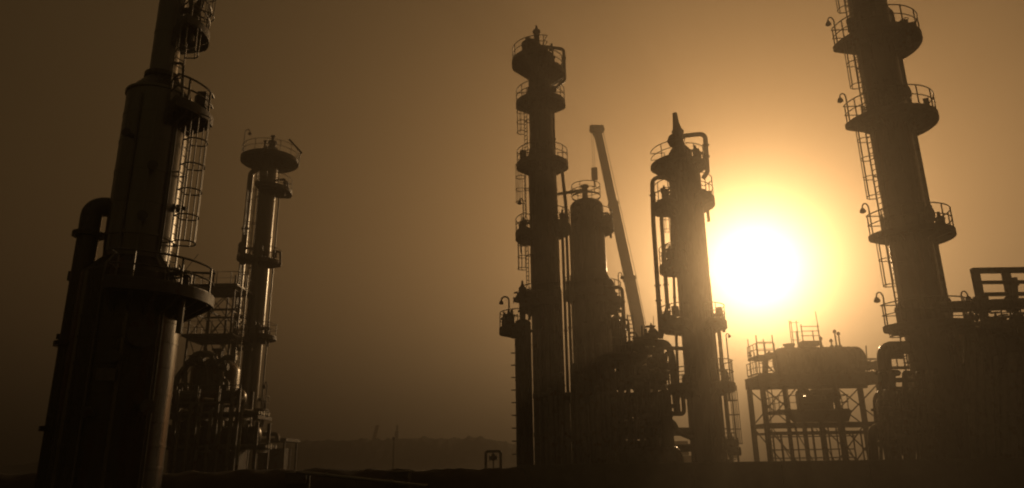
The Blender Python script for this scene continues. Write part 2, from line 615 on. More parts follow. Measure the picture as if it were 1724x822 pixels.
# ================================================================== FOREGROUND TOWER
A = Tower('distillation_tower', 'tall dark tower in front with cone shoulder, caged ladder and thick side pipe', 'tower', 22.0, 244, 340)
zA = A.z
rU, rL, rN = 1.0, 1.5, 0.44
zL = zA(470)
prof = [(rL, -0.02)]
for s_ in (790, 752, 711, 665, 620, 578, 545):
    k = zA(s_)
    prof += [(rL, k - .05), (rL + .012, k - .045), (rL + .012, k + .045), (rL, k + .05)]
prof += [(rL, zL)]
MB().lathe(prof + [(rU * 1.02, zL + 0.55)], 64).build('lower_shell', M_CLAD_D, A.o)
zS = zA(168)
prof = [(rU * .96, zL + .56)]
for s_ in (405, 352, 300, 250, 205):
    k = zA(s_)
    rr_ = .012 if s_ != 405 else .05
    prof += [(rU, k - .05), (rU + rr_, k - .045), (rU + rr_, k + .045), (rU, k + .05)]
prof += [(rU, zS), (rU + .05, zS + .01), (rU + .05, zS + .09), (rU, zS + .1)]
MB().lathe(prof, 64).build('upper_shell', M_CLAD, A.o)
zK = zA(136)
MB().lathe([(rU - .01, zS + .101), (rN + .06, zK), (rN + .13, zK + .02), (rN + .13, zK + .16), (rN, zK + .17)], 64).build('cone', M_CLAD_D, A.o)
MB().lathe(shell_profile(zK + .171, zA(-150), rN, 0.3, [zA(60), zA(0), zA(-60)]), 48).build('neck', M_CLAD, A.o)
# thick downcomer pipe bent into the upper shell
pr = 0.315
pb = A.l(145, 420, 21.55)
bxy = Vector((pb.x, pb.y, 0))
zT = zA(353)
end = Vector((-.75, -.12, zT))
pipe(A.o, 'downcomer_pipe', [bxy + Vector((0, 0, 0)), bxy + Vector((0, 0, zT)), end], pr, 0.52, M_CLAD_D, 28, ((0, 0.90), (0, 0.55), (0, 0.3)))
MB().box(bxy + Vector((-pr - .02, 0, zA(570))), (0.16, .2, .16)).build('clamp', M_STEEL, A.o)
MB().box(bxy + Vector((-pr - .02, 0, zA(470))), (0.1, .2, .3)).build('clamp', M_STEEL, A.o)
# platforms
deck_ring(A.o, zA(500), rL * .93, A.m(128, 497), 281, 380, 0.1, 0.24, 7, 0.75, 0.1, shell_r=rL, rr=0.035, step=1.5, h=.92)
deck_ring(A.o, zA(197), rU, A.m(88, 203), 314, 372, 0.09, 0.24, 5, 0.6, 0.09, rr=0.035, step=1.1, h=.9)
deck_ring(A.o, zA(52), rN, A.m(62, 58), -40, 50, 0.09, 0.22, 4, 0.75, 0.08, rr=0.033, step=0.8)
# caged ladders
ladder(A.o, -8, rU + .24, zA(455), zA(205), True, zA(414), split=True, rr=0.024, shell_r=rU, hoop_step=.9)
ladder(A.o, -22, rN + .25, zA(168), zA(60), True, zA(100), split=True, rr=0.022, shell_r=rN)
ladder(A.o, 12, rN + .30, zA(50), zA(-80), True, zA(22), split=True, rr=0.022, shell_r=rN)
# access steps from the lower ladder to the platform, with hand rails
st = MB()
for i in range(5):
    q = A.l(291 + i * 4, 452 + i * 8, 21.6)
    st.bar(q + Vector((-.16, 0, 0)), q + Vector((.2, 0, 0)), .1, .03)
for dx in (-5, 12):
    st.bar(A.l(290 + dx, 446, 21.6), A.l(308 + dx, 492, 21.6), .04, .05)
st.build('access_steps', M_GALV, A.o)
# bracket, manway, instrument boxes
bk = MB()
bk.plate([A.l(285, 343), A.l(314, 352), A.l(285, 360)], .16)
bk.bar(A.l(283, 343), A.l(314, 352), .1)
bk.build('pipe_bracket', M_STEEL, A.o)
for a_, py_, r_ in ((-70, 612, .12), (-58, 300, .1), (-100, 250, .09), (-35, 690, .14), (-85, 700, .1), (-62, 382, .1)):
    v_ = dirv(a_); R_ = rL if py_ > 480 else rU
    MB().lathe([(r_, -.05), (r_, .22), (r_ * 1.6, .23), (r_ * 1.6, .31), (0, .32)], 16, v_ * R_ + Vector((0, 0, zA(py_))), v_).build('nozzle', M_STEEL, A.o)
for a_ in (-64, -118):
    v_ = dirv(a_)
    MB().bar(v_ * (rL + .012) + Vector((0, 0, .2)), v_ * (rL + .012) + Vector((0, 0, zL - .05)), .1, .016).build('lap_strip', M_CLAD, A.o)
    MB().bar(v_ * (rU + .01) + Vector((0, 0, zL + .7)), v_ * (rU + .01) + Vector((0, 0, zS - .05)), .08, .016).build('lap_strip', M_CLAD, A.o)
for a_, r_ in ((-26, .035), (-30, .022), (-92, .03)):
    v_ = dirv(a_)
    pipe(A.o, 'conduit', [v_ * (rL + .07) + Vector((0, 0, .1)), v_ * (rL + .07) + Vector((0, 0, zL + .1)), v_ * (rU + .06) + Vector((0, 0, zL + .65)), v_ * (rU + .06) + Vector((0, 0, zS - .3))], r_, .2, M_GALV, 8)
MB().box(dirv(-75) * (rL + .05) + Vector((0, 0, zA(640))), (.5, .06, .35), rad(15)).build('nameplate', M_GALV, A.o)
mw = dirv(-48)
MB().lathe([(.34, 0), (.34, .22), (.42, .22), (.42, .3), (.1, .33), (0, .33)], 24, mw * (rL - .05) + Vector((0, 0, zA(573))), mw).build('manway', M_STEEL, A.o)
valve(A.o, Vector((.62, -.5, zA(203) + .55)), .12, (1, 0.3, 0))
MB().tube(fillet([Vector((.45, -.3, zK + .5)), Vector((.85, -.35, zK + .45)), Vector((1.0, -.4, zA(203) + .1)), Vector((1.0, -.4, zA(203) + .02))], .2), .05, 8).build('drain_pipe', M_PIPE, A.o)
MB().box(Vector((.95, .2, zA(203) + .5)), (.28, .2, .4)).build('junction_box', M_STEEL, A.o)
ins = MB()
for i in range(3):
    ins.tube([A.l(322 + i * 7, 60, 22.1), A.l(320 + i * 8, 20 - i * 6, 22.1)], .055, 8)
    ins.lathe([(.1, 0), (.13, .05), (.13, .3), (.05, .36)], 10, A.l(321 + i * 8, 28 - i * 8, 22.1))
ins.build('instrument_cluster', M_STEEL, A.o)
pipe(A.o, 'vent_pipe', [A.l(326, 58, 22.1), A.l(318, -40, 22.1)], .085, m=M_PIPE, flanges=((0, .35), (0, .7)))
pipe(A.o, 'jacket_pipe', [A.l(300, 470, 21.7), A.l(320, 445, 21.7), A.l(334, 428, 21.7)], .01, m=M_ROPE, n=5)

# ================================================================== SLIM TOWER BEHIND IT
B = Tower('distillation_tower', 'slim hazy tower with round crowning platform and bright lit edge, beyond the scaffold tower', 'tower', 58.0, 445, 374)
zB = B.z
rB = B.m(14.5, 374)
MB().lathe(shell_profile(-.02, zB(255), rB, .45, [zB(y) for y in (700, 620, 530, 480, 400, 340, 300)], .015), 40).build('shell', M_CLAD, B.o)
mz = zB(255) + .38
MB().lathe([(.3, 0), (.3, .5), (.4, .5), (.4, .58), (.14, .6), (.12, 1.05), (.2, 1.06), (.2, 1.16), (0, 1.17)], 18, (0.1, 0, mz - .05)).build('manway', M_STEEL, B.o)
MB().lathe([(.1, 0), (.1, .8), (.16, .82), (.16, .9), (0, .92)], 12, (-.55, 0, mz - .25)).build('nozzle', M_STEEL, B.o)
MB().bar(B.l(487, 235), B.l(508, 258), .13, .16).bar(B.l(502, 282), B.l(506, 256), .09).build('davit', M_STEEL, B.o)
zt = zB(271)
deck_ring(B.o, zt, rB, B.m(46, 271), 0, 360, .08, .2, 8, .8)
deck_ring(B.o, zB(322), rB, B.m(40, 322), -100, 40, .08, .2, 5, .4)
deck_ring(B.o, zB(443), rB, B.m(33, 443), -80, 20, .08, .2, 4, .4)
deck_ring(B.o, zB(436), rB, B.m(38, 443), 165, 240, .08, .2, 3, .4)
deck_ring(B.o, zB(569), rB, B.m(36, 569), -80, 20, .08, .2, 4, .5)
deck_ring(B.o, zB(572), rB, B.m(38, 569), 165, 235, .08, .2, 3, .4)
deck_ring(B.o, zB(692), rB, B.m(34, 692), -70, 60, .1, .3, 4, .8)
lamp(B.o, dirv(205) * (B.m(43, 271)) + Vector((0, 0, zt)), 2.6, (1, .1, 0), .4, .04)
lamp(B.o, dirv(-12) * (B.m(33, 692)) + Vector((0, 0, zB(692))), 2.2, (-.7, .3, 0), .3, .04)
pipe(B.o, 'riser_pipe', [dirv(187) * (rB + .75) + Vector((0, 0, 0.0)), dirv(187) * (rB + .75) + Vector((0, 0, zB(290))), dirv(187) * (rB * .7) + Vector((0, 0, zB(282)))], .24, m=M_CLAD, flanges=((0, .5), (0, .8)))
pipe(B.o, 'side_pipe', [dirv(20) * (rB + .28) + Vector((0, 0, 0.0)), dirv(20) * (rB + .28) + Vector((0, 0, zB(330))), dirv(20) * rB * .8 + Vector((0, 0, zB(328)))], .07, m=M_CLAD)
ladder(B.o, 215, rB + .22, zB(440), zB(325), True, None, rr=.03, shell_r=rB)
ladder(B.o, 215, rB + .22, zB(565), zB(445), True, None, rr=.03, shell_r=rB)
ladder(B.o, 165, rB + .22, zB(322), zB(272), True, None, rr=.03, shell_r=rB)
MB().box(B.l(406, 418), (.3, .3, .9)).build('junction_box', M_STEEL, B.o)
pipe(B.o, 'level_gauge', [B.l(462, 424), B.l(472, 424), B.l(472, 446)], .1, .15)
pipe(B.o, 'outlet_pipe', [B.l(428, 731), B.l(467, 731), B.l(467, 742)], .16, .3, flanges=((0, .5),))
pipe(B.o, 'reflux_pipe', [B.l(398, 570, 57), B.l(398, 588, 57), B.l(425, 588, 57)], .16, .3)
pipe(B.o, 'drain_pipe', [B.l(446, 690), B.l(441, 716), B.l(434, 716), B.l(430, 745)], .13, .2)

# ================================================================== SCAFFOLD TOWER AND EQUIPMENT LEFT OF IT
s0 = at(345, 775, 54)
S = thing('access_scaffold', 'hazy lattice scaffold tower with crossed braces beside the slim tower', 'scaffold', (s0.x, 54, 0))
def SL(px, py, D=54):
    return at(px, py, D) - Vector((s0.x, 54, 0))
xs = (SL(312, 600).x, SL(345, 600).x, SL(384, 600).x)
ztop, zmid, zbr = SL(345, 483).z, SL(345, 566).z, SL(345, 520).z
for X in xs:
    for Y in (0, 3.2):
        member(S, 'post', (X, Y, 0), (X, Y, ztop + .9), .13)
for Z in (zmid, zbr, ztop, zmid - 3.5):
    for Y in (0, 3.2):
        member(S, 'ledger', (xs[0] - .2, Y, Z - .08), (xs[2] + .2, Y, Z - .08), .09, .16)
    for X in xs:
        member(S, 'transom', (X, -.1, Z - .22), (X, 3.3, Z - .22), .09, .14)
for Y in (0.1, 3.1):
    for a, b in ((0, 1), (1, 2)):
        for za, zb in ((zmid, zbr), (zbr, ztop), (zmid - 3.5, zmid)):
            rod(S, 'brace', (xs[a], Y, za), (xs[b], Y, zb), .035)
            rod(S, 'brace', (xs[a], Y + .08, zb), (xs[b], Y + .08, za), .035)
for Z, n_ in ((ztop, 'platform'), (zmid, 'platform')):
    MB().box(((xs[0] + xs[2]) / 2, 1.6, Z), (xs[2] - xs[0] + .7, 4.0, .1)).build(n_, M_STEEL, S)
    rails(S, [(xs[0] - .3, -.35, Z), (xs[2] + .3, -.35, Z), (xs[2] + .3, 3.5, Z), (xs[0] - .3, 3.5, Z)], 1.1, 1.1, .03, True)
lx = SL(396, 600).x
lad = MB()
for dx in (-.2, .2):
    lad.bar((lx + dx, .5, 0), (lx + dx, .5, ztop + 1), .06)
for i in range(int(ztop / .3)):
    lad.tube([(lx - .2, .5, .2 + .3 * i), (lx + .2, .5, .2 + .3 * i)], .022, 5)
lad.build('ladder', M_GALV, S)

v0 = at(348, 775, 50)
Vd = thing('pressure_vessel', 'domed dark vessel under the scaffold tower deck, half hidden by pipework', 'vessel', (v0.x, 50, 0))
vr = 40 * mpp(v0.x, 50, 5)
MB().lathe(shell_profile(0, z_on(v0.x, 50, 625), vr, vr * .55, [1.5, 3, 4.5]), 40).build('shell', M_CLAD_D, Vd)
MB().lathe([(.3, -.3), (.3, .6), (.42, .61), (.42, .72), (0, .73)], 16, (0, 0, z_on(v0.x, 50, 625) + vr * .5)).build('manway', M_STEEL, Vd)
def VL(px, py, D=48.5):
    return at(px, py, D) - Vector((v0.x, 50, 0))
pipe(Vd, 'overhead_pipe', [VL(296, 780), VL(296, 640), VL(330, 596), VL(362, 596), VL(362, 640)], .22, .6)
pipe(Vd, 'overhead_pipe', [VL(312, 780), VL(312, 612), VL(350, 612), VL(350, 650)], .14, .4)
pipe(Vd, 'side_pipe', [VL(372, 780), VL(372, 602), VL(398, 602)], .18, .4, flanges=((0, .8),))
pipe(Vd, 'side_pipe', [VL(383, 780), VL(383, 640), VL(365, 640)], .12, .3)
for i, (px, py) in enumerate(((322, 612), (336, 606), (358, 610), (376, 618))):
    valve(Vd, VL(px, py, 48.2), .16, (1, 0, 0))
for i, (px, py, ln, r_, D_, lb) in enumerate(((338, 672, 5.2, .55, 46.8, 'upper dark heat exchanger stacked beside the base of the slim tower'),
                                          (350, 735, 6.0, .62, 46.6, 'lower dark heat exchanger stacked beside the base of the slim tower'))):
    c_ = at(px, py, D_)
    exchanger('heat_exchanger', lb, c_, ln, r_, (1, .05, 0), z_on(c_.x, D_, 706) if i == 0 else 0.0, 'heat exchangers by the slim tower')
# low pipe rack closing the base
r0 = at(350, 775, 44.5)
Rk = thing('pipe_rack', 'low dark pipe rack at the base of the slim tower, behind the big tower', 'pipe rack', (r0.x, 44.5, 0))
xa, xb = at(286, 775, 44.5).x - r0.x, at(428, 775, 44.5).x - r0.x
zr = [z_on(r0.x, 44.5, y) for y in (757, 700, 655)]
for i in range(5):
    X = xa + (xb - xa) * i / 4
    hgt = zr[2] if i < 4 else zr[1] - .4
    for Y in (0, 2.2):
        member(Rk, 'post', (X, Y, 0), (X, Y, hgt), .2)
    for z_ in zr[:2]:
        member(Rk, 'beam', (X, -.2, z_ - .12), (X, 2.4, z_ - .12), .14, .2)
for k, z_ in enumerate(zr[:2]):
    for j in range(5):
        pipe(Rk, 'pipe_run', [(xa - .5, .2 + j * .45, z_ + .14), (xb + (.6 if k == 0 else 0), .2 + j * .45, z_ + .14)], .10 + .04 * (j % 3), m=M_PIPE, n=10)
for j in range(7):
    X = xa + .4 + j * .62
    pipe(Rk, 'drop_pipe', [(X, -.25, .2), (X, -.25, zr[1] + .3 + .35 * (j % 3)), (X + .3, .6, zr[1] + .3 + .35 * (j % 3))], .09 + .03 * (j % 2), .2)
MB().box(((xa + xb) / 2 - .6, 1.1, zr[0] * .5), (abs(xb - xa) * .8, 1.4, zr[0] * .92)).build('pump_skid', M_STEEL, Rk)
rails(Rk, [(xa, -.2, zr[2] - .9), (xa + 3.9, -.2, zr[2] - .9)], 1.1, 1.3, .03)
# small building or cooler right of the tower foot
c0 = at(455, 775, 62)
Cl = thing('pump_shelter', 'low flat roofed shelter at the foot of the slim tower', 'shelter', (c0.x, 62, 0))
zc_ = z_on(c0.x, 62, 742)
MB().box((0, 0, zc_), (3.6, 4, .25)).build('roof', M_SHED, Cl)
for X in (-1.6, 1.6):
    for Y in (-1.7, 1.7):
        member(Cl, 'post', (X, Y, 0), (X, Y, zc_ - .125), .16)
MB().box((0, .2, zc_ * .42), (2.6, 2.2, zc_ * .8)).build('pump_skid', M_STEEL, Cl)

# ================================================================== CENTRE TOWER
Cn = Tower('distillation_tower', 'tall centre tower with bulky crowning platform and square overhead pipe', 'tower', 48.0, 917, 420)
zC = Cn.z
rC, rC2 = Cn.m(24.5, 420), Cn.m(20.0, 212)
zj = zC(262)
MB().lathe([*shell_profile(-.02, zj, rC, 0, [zC(y) for y in (740, 660, 580, 500, 440, 380, 320)], .015), (rC2, zj + .6)], 44).build('lower_shell', M_CLAD_D, Cn.o)
MB().lathe(shell_profile(zj + .55, zC(112), rC2, .5, [zC(y) for y in (235, 200, 165)], .015), 40).build('upper_shell', M_CLAD_D, Cn.o)
zt = zC(112)
# top assembly
MB().lathe([(rC2 * .85, 0), (rC2 * .85, .9), (rC2 * .95, .92), (rC2 * .95, 1.05), (rC2 * .5, 1.3), (.22, 1.36), (.22, 1.9), (.34, 1.92), (.34, 2.02), (.12, 2.05), (.12, 2.4)], 28, (-.22, 0, zt - .1)).build('top_vessel', M_STEEL, Cn.o)
MB().lathe([(.22, 0), (.22, 1.5), (.3, 1.52), (.3, 1.65), (.1, 1.7), (.08, 2.1), (0, 2.1)], 16, Cn.l(904, 84)).build('nozzle', M_STEEL, Cn.o)
MB().lathe([(.12, 0), (.12, .5), (.2, .52), (.2, .6), (0, .62)], 12, Cn.l(889, 76)).build('nozzle', M_STEEL, Cn.o)
MB().lathe([(.62, 0), (.62, 1.25), (.66, 1.26), (.66, 1.4), (.45, 1.62), (0, 1.68)], 20, Cn.l(893, 102, 47.4)).build('knockout_drum', M_STEEL, Cn.o)
MB().lathe([(.55, 0), (.55, .9), (.4, 1.1), (0, 1.15)], 20, Cn.l(920, 112, 47.2)).build('condenser', M_STEEL, Cn.o)
MB().plate([Cn.l(908, 78), Cn.l(940, 122), Cn.l(908, 122)], .7).build('stair_stringer', M_STEEL, Cn.o)
deck_ring(Cn.o, zC(106), rC2, Cn.m(46, 106), 160, 285, .09, .25, 6, 1.3, .1, step=1.3, rr=.032)
deck_ring(Cn.o, zC(124), rC2, Cn.m(40, 124), -70, 30, .09, .25, 5, .9, .1, rr=.032)
deck_ring(Cn.o, zC(176), rC2, Cn.m(41, 176), 172, 368, .09, .25, 8, .7, .1, rr=.032)
deck_ring(Cn.o, zC(279), rC, Cn.m(43, 279), 172, 368, .09, .25, 8, .7, .1, shell_r=rC, rr=.032)
deck_ring(Cn.o, zC(394), rC, Cn.m(48, 394), 140, 225, .1, .4, 4, .6, .1, shell_r=rC, rr=.032)
deck_ring(Cn.o, zC(512), rC, Cn.m(45, 512), 125, 300, .1, .4, 6, .7, .1, shell_r=rC, rr=.032)
deck_ring(Cn.o, zC(384), rC, Cn.m(44, 384), -60, 40, .1, .4, 4, .7, .1, shell_r=rC, rr=.032)
pipe(Cn.o, 'overhead_pipe', [Cn.l(905, 77), Cn.l(949, 83), Cn.l(951, 135), Cn.l(930, 153), Cn.l(933, 262), Cn.l(945, 276), Cn.l(952, 340), Cn.l(955, 380)], .12, .3, M_PIPE, 14, ((1, .3), (3, .3), (3, .75)))
lamp(Cn.o, Cn.l(931, 118, 47), 2.3, (-.3, 1, 0), .3, .05)
lamp(Cn.o, dirv(195) * (Cn.m(36, 394)) + Vector((0, 0, zC(394))), 2.5, (-.5, -.5, 0), .35, .045)
ladder(Cn.o, 205, rC2 + .4, zC(276), zC(178), True, None, rr=.03, shell_r=rC2)
ladder(Cn.o, 190, rC + .28, zC(392), zC(280), True, None, rr=.03, shell_r=rC)
ladder(Cn.o, 200, rC + .3, zC(508), zC(396), True, None, rr=.032, shell_r=rC)
MB().lathe([(.26, 0), (.26, 1.1), (.1, 1.3), (.06, 1.6)], 14, Cn.l(880, 512, 47.2)).build('seal_pot', M_STEEL, Cn.o)
valve(Cn.o, Cn.l(872, 505, 47.2), .16)
valve(Cn.o, Cn.l(890, 500, 47.0), .14)
for i, px in enumerate((947, 954, 961)):
    q = Cn.l(px, 400, 48.2 + .2 * i)
    pipe(Cn.o, 'riser_pipe', [Vector((q.x, q.y, 0)), Vector((q.x, q.y, zC(395 - 8 * i)))], .105, m=M_PIPE, n=10, flanges=((0, .3), (0, .6)))
for i in range(4):
    q = Cn.l(906 + i * 12, 470, 46.6)
    pipe(Cn.o, 'riser_pipe', [Vector((q.x, q.y, 0)), Vector((q.x, q.y, zC(560 - 22 * i))), Vector((q.x * .4, q.y * .4, zC(552 - 22 * i)))], .09 + .03 * (i % 2), m=M_PIPE, n=10, flanges=((0, .5),))

# ================================================================== SMALL COLUMN IN FRONT OF IT
E = Tower('stripper_tower', 'short slender tower with step irons and a lamp, hugging the tall centre tower', 'tower', 46.0, 881, 600)
zE = E.z
rE = E.m(14, 620)
MB().lathe(shell_profile(-.02, zE(545), rE, .3, [zE(y) for y in (760, 700, 640, 580)], .015), 32).build('shell', M_CLAD_D, E.o)
deck_ring(E.o, zE(555), rE * .95, E.m(39, 555), 120, 275, .1, .3, 4, .5, .09, rr=.032, step=.8)
lamp(E.o, dirv(205) * E.m(25, 555) + Vector((0, 0, zE(555))), 2.1, (-1, 0, 0), .5, .055)
k = 0.6
while k < zE(575):
    MB().tube([dirv(183) * (rE - .02) + Vector((0, 0, k)), dirv(183) * (rE + .26) + Vector((0, 0, k))], .04, 6).build('step_iron', M_GALV, E.o)
    k += .78
MB().lathe([(.2, 0), (.2, .5), (.3, .52), (.3, .62), (0, .63)], 14, (0, 0, zE(545) + .25)).build('nozzle', M_STEEL, E.o)
pipe(E.o, 'vapour_pipe', [Vector((0, 0, zE(545) + .7)), Vector((0, 0, zE(512))), Vector((.7, 1.0, zE(512)))], .13, .3)
pipe(E.o, 'side_pipe', [dirv(-15) * (rE + .28) + Vector((0, 0, 0)), dirv(-15) * (rE + .28) + Vector((0, 0, zE(560))), dirv(-15) * rE * .5 + Vector((0, 0, zE(556)))], .09, m=M_PIPE, flanges=((0, .45), (0, .9)))

# ================================================================== STOUT VESSEL
Dv = Tower('distillation_tower', 'stout round topped tower between the tall centre tower and the crane boom', 'tower', 52.0, 990, 400)
zD = Dv.z
rD, rD2 = Dv.m(28.5, 400), Dv.m(34, 560)
zj = zD(470)
MB().lathe([*shell_profile(-.02, zj, rD2, 0, [zD(y) for y in (720, 650, 590, 530)], .015), (rD, zj + .5)], 48).build('lower_shell', M_CLAD_D, Dv.o)
MB().lathe(shell_profile(zj + .4, zD(350), rD, rD * .55, [zD(y) for y in (440, 400)], .015), 48).build('upper_shell', M_CLAD_D, Dv.o)
MB().lathe([(.22, -.3), (.22, .7), (.32, .72), (.32, .85), (0, .86)], 16, Dv.l(985, 330)).build('nozzle', M_STEEL, Dv.o)
pipe(Dv.o, 'overhead_pipe', [Dv.l(985, 320), Dv.l(945, 326), Dv.l(930, 329, 50)], .12, .25, flanges=((0, .6),))
dt = zD(333)
rails(Dv.o, [Vector((0, 0, dt)) + dirv(a) * Dv.m(24, 333) for a in range(0, 360, 15)], 1.0, 1.2, .03, True)
deck_ring(Dv.o, zD(384), rD * .97, Dv.m(43, 384), -75, 75, .1, .35, 5, .6, .1, rr=.03, h=1.2)
deck_ring(Dv.o, zD(508), rD2 * .97, Dv.m(52, 508), -85, 80, .1, .4, 6, .7, .1, rr=.03, h=1.3)
deck_ring(Dv.o, zD(495), rD2 * .97, Dv.m(46, 495), 180, 275, .1, .4, 4, .7, .1, rr=.03)
MB().lathe([(.0, -.5), (.3, -.45), (.45, -.2), (.45, .5), (.3, .75), (0, .8)], 18, Dv.l(1024, 488, 51)).build('level_drum', M_STEEL, Dv.o)
for px, py in ((968, 362), (966, 372), (972, 352)):
    valve(Dv.o, Dv.l(px, py, 50.4), .15, (0, 0, 1))
valve(Dv.o, Dv.l(1020, 372, 50.8), .17, (0, 1, 0))
pipe(Dv.o, 'discharge_pipe', [Dv.l(1030, 484, 50.5), Dv.l(1047, 484, 50.5), Dv.l(1051, 545, 50.5), Dv.l(1053, 590, 50.5)], .13, .3, flanges=((1, .4),))
lamp(Dv.o, Dv.l(1043, 503, 52), 2.0, (1, 0, 0), .3, .04)
for i in range(5):
    q = Dv.l(968 + i * 14, 560, 49.6)
    pipe(Dv.o, 'riser_pipe', [Vector((q.x, q.y, 0)), Vector((q.x, q.y, zD(590 - (i * 37) % 55))), Vector((q.x * .6, q.y * .4, zD(584 - (i * 37) % 55)))], .1 + .03 * (i % 2), n=10, flanges=((0, .7),))
for px, py in ((1030, 525), (1040, 538), (1034, 548), (1048, 552), (1026, 540)):
    valve(Dv.o, Dv.l(px, py, 50), .17, (1, 0, 0))

# ================================================================== MOBILE CRANE BEHIND
DK = 74.0
k0 = at(1110, 775, DK)
K = thing('mobile_crane', 'mobile crane with a long raised telescopic boom and hanging hook block', 'crane', (k0.x, DK, 0))
def KL(px, py, D=DK):
    return at(px, py, D) - Vector((k0.x, DK, 0))
tip, mid, low = KL(1006, 222, 72), KL(1059, 467, 73), KL(1104, 690, DK)
piv = KL(1112, 735, DK)
def section(a, b, w, nm):
    a, b = Vector(a), Vector(b)
    mb = MB().bar(a, b, w, w * 1.08)
    t = (b - a).normalized()
    mb.bar(b - t * .35, b + t * .02, w * 1.12, w * 1.2)
    mb.build(nm, M_CRANE, K)
section(piv, low, 1.25, 'boom_base')
section(low, mid, 1.05, 'boom_section')
section(mid, mid.lerp(tip, .5), .9, 'boom_section')
section(mid.lerp(tip, .5), tip, .76, 'boom_section')
hd = MB()
hd.bar(KL(993, 216, 72), KL(1016, 216, 72), .5, .55)
hd.bar(KL(1004, 226, 72), KL(1007, 214, 72), .8, .85)
for px in (997, 1013):
    hd.lathe([(.1, -.2), (.32, -.2), (.26, 0), (.32, .2), (.1, .2)], 16, KL(px, 219, 72), (0, 1, 0))
hd.build('boom_head', M_CRANE, K)
for off in (-.62, .66):
    MB().tube([piv + Vector((off, -.3, .6)), mid + Vector((off, -.3, .35)), KL(1004, 212, 72) + Vector((off * .8, -.3, .1))], .03, 5).build('boom_rope', M_ROPE, K)
hk = KL(997, 217, 72)
zh = z_on(hk.x + k0.x, 72, 283)
ropes = MB()
for dx in (-.1, .1):
    ropes.tube([hk + Vector((dx, 0, 0)), Vector((hk.x + dx, hk.y, zh))], .022, 5)
ropes.build('hoist_rope', M_ROPE, K)
zb2 = z_on(hk.x + k0.x, 72, 303)
hb = MB().box((hk.x, hk.y, (zh + zb2) / 2), (.62, .4, zh - zb2))
hb.lathe([(.1, 0), (.34, .02), (.34, .38), (.1, .4)], 16, (hk.x, hk.y - .2, (zh + zb2) / 2 + .1), (0, 1, 0))
hook = [Vector((hk.x, hk.y, zb2)), Vector((hk.x, hk.y, zb2 - .45))] + [Vector((hk.x - .16 + .22 * math.cos(q), hk.y, zb2 - .6 + .22 * math.sin(q))) for q in [rad(60 - 30 * i) for i in range(8)]]
hb.tube(hook, .06, 8)
hb.build('hook_block', M_CRANE, K)
MB().box((1.5, 0, 1.55), (9.5, 2.6, .7)).build('carrier', M_CRANE, K)
MB().box((.6, 0, 2.6), (4.2, 2.4, 1.35)).build('superstructure', M_CRANE, K)
cb = MB().box((6.6, 0, 2.4), (1.7, 2.4, 1.6)).build('cab', M_CRANE, K)
MB().box((7.47, 0, 2.65), (.04, 2.0, .8)).build('windscreen', M_GLASS, cb)
for X in (-2.2, -.8, 3.8, 5.6):
    for Y in (-1.15, 1.15):
        w_ = MB().lathe([(.3, -.17), (.52, -.18), (.6, -.12), (.6, .12), (.52, .18), (.3, .17)], 24, (X, Y, .6), (0, 1, 0)).build('wheel', M_DARK, K)
        MB().lathe([(.08, -.19), (.29, -.16), (.29, .16), (.08, .19)], 18, (X, Y, .6), (0, 1, 0)).build('rim', M_STEEL, w_)

# ================================================================== TOWER BESIDE THE SUN
Fn = Tower('distillation_tower', 'tower edged with glare beside the sun, pointed vent stack on its top', 'tower', 46.0, 1162, 407)
zF = Fn.z
rF = Fn.m(27, 407)
MB().lathe(shell_profile(-.02, zF(292), rF, .8, [zF(y) for y in (740, 680, 620, 560, 500, 440, 380, 330)], .015), 48).build('shell', M_CLAD_D, Fn.o)
MB().lathe([(rF * .74, -1.2), (rF * .74, .45), (rF * .5, .85), (0, .95)], 32, (-.15, 0, zF(268))).build('top_dome', M_CLAD_D, Fn.o)
MB().lathe([(0, -.5), (.34, -.36), (.5, 0), (.34, .36), (0, .5)], 20, Fn.l(1135, 237)).build('silencer', M_STEEL, Fn.o)
vs_ = MB()
p0, p1, p2, p3 = Fn.l(1142, 270), Fn.l(1141, 222), Fn.l(1138, 208), Fn.l(1136, 191)
vs_.tube([p0, p1, p2, p3], [.42, .36, .22, .16], 18)
vs_.lathe([(.42, -.06), (.42, .06)], 18, p1)
vs_.build('vent_stack', M_STEEL, Fn.o)
pipe(Fn.o, 'overhead_pipe', [Fn.l(1150, 229), Fn.l(1187, 225), Fn.l(1191, 290), Fn.l(1184, 300)], .16, .35, flanges=((1, .3), (1, .6)))
deck_ring(Fn.o, zF(280), rF * .6, Fn.m(54, 280), 172, 262, .09, .22, 5, 1.1, .1, shell_r=rF, rr=.03, step=2.2)
deck_ring(Fn.o, zF(280), rF * .6, Fn.m(36, 280), -95, 30, .09, .22, 5, .7, .1, shell_r=rF * .8, rr=.03)
deck_ring(Fn.o, zF(340), rF, Fn.m(45, 340), -75, 30, .1, .4, 5, .6, .1, rr=.03, h=1.5)
deck_ring(Fn.o, zF(346), rF, Fn.m(55, 346), 150, 225, .1, .35, 4, .6, .1, rr=.03, h=1.4)
deck_ring(Fn.o, zF(449), rF, Fn.m(54, 449), 140, 240, .1, .3, 4, .5, .1, rr=.03, h=1.3)
deck_ring(Fn.o, zF(546), rF, Fn.m(62, 546), 140, 235, .1, .35, 4, .6, .1, rr=.03)
deck_ring(Fn.o, zF(546), rF, Fn.m(47, 546), -80, 60, .1, .35, 5, .5, .1, rr=.03)
deck_ring(Fn.o, zF(650), rF, Fn.m(52, 650), -80, 70, .1, .35, 5, .6, .1, rr=.032, h=1.5)
deck_ring(Fn.o, zF(651), rF, Fn.m(58, 651), 130, 240, .1, .35, 5, .7, .1, rr=.032)
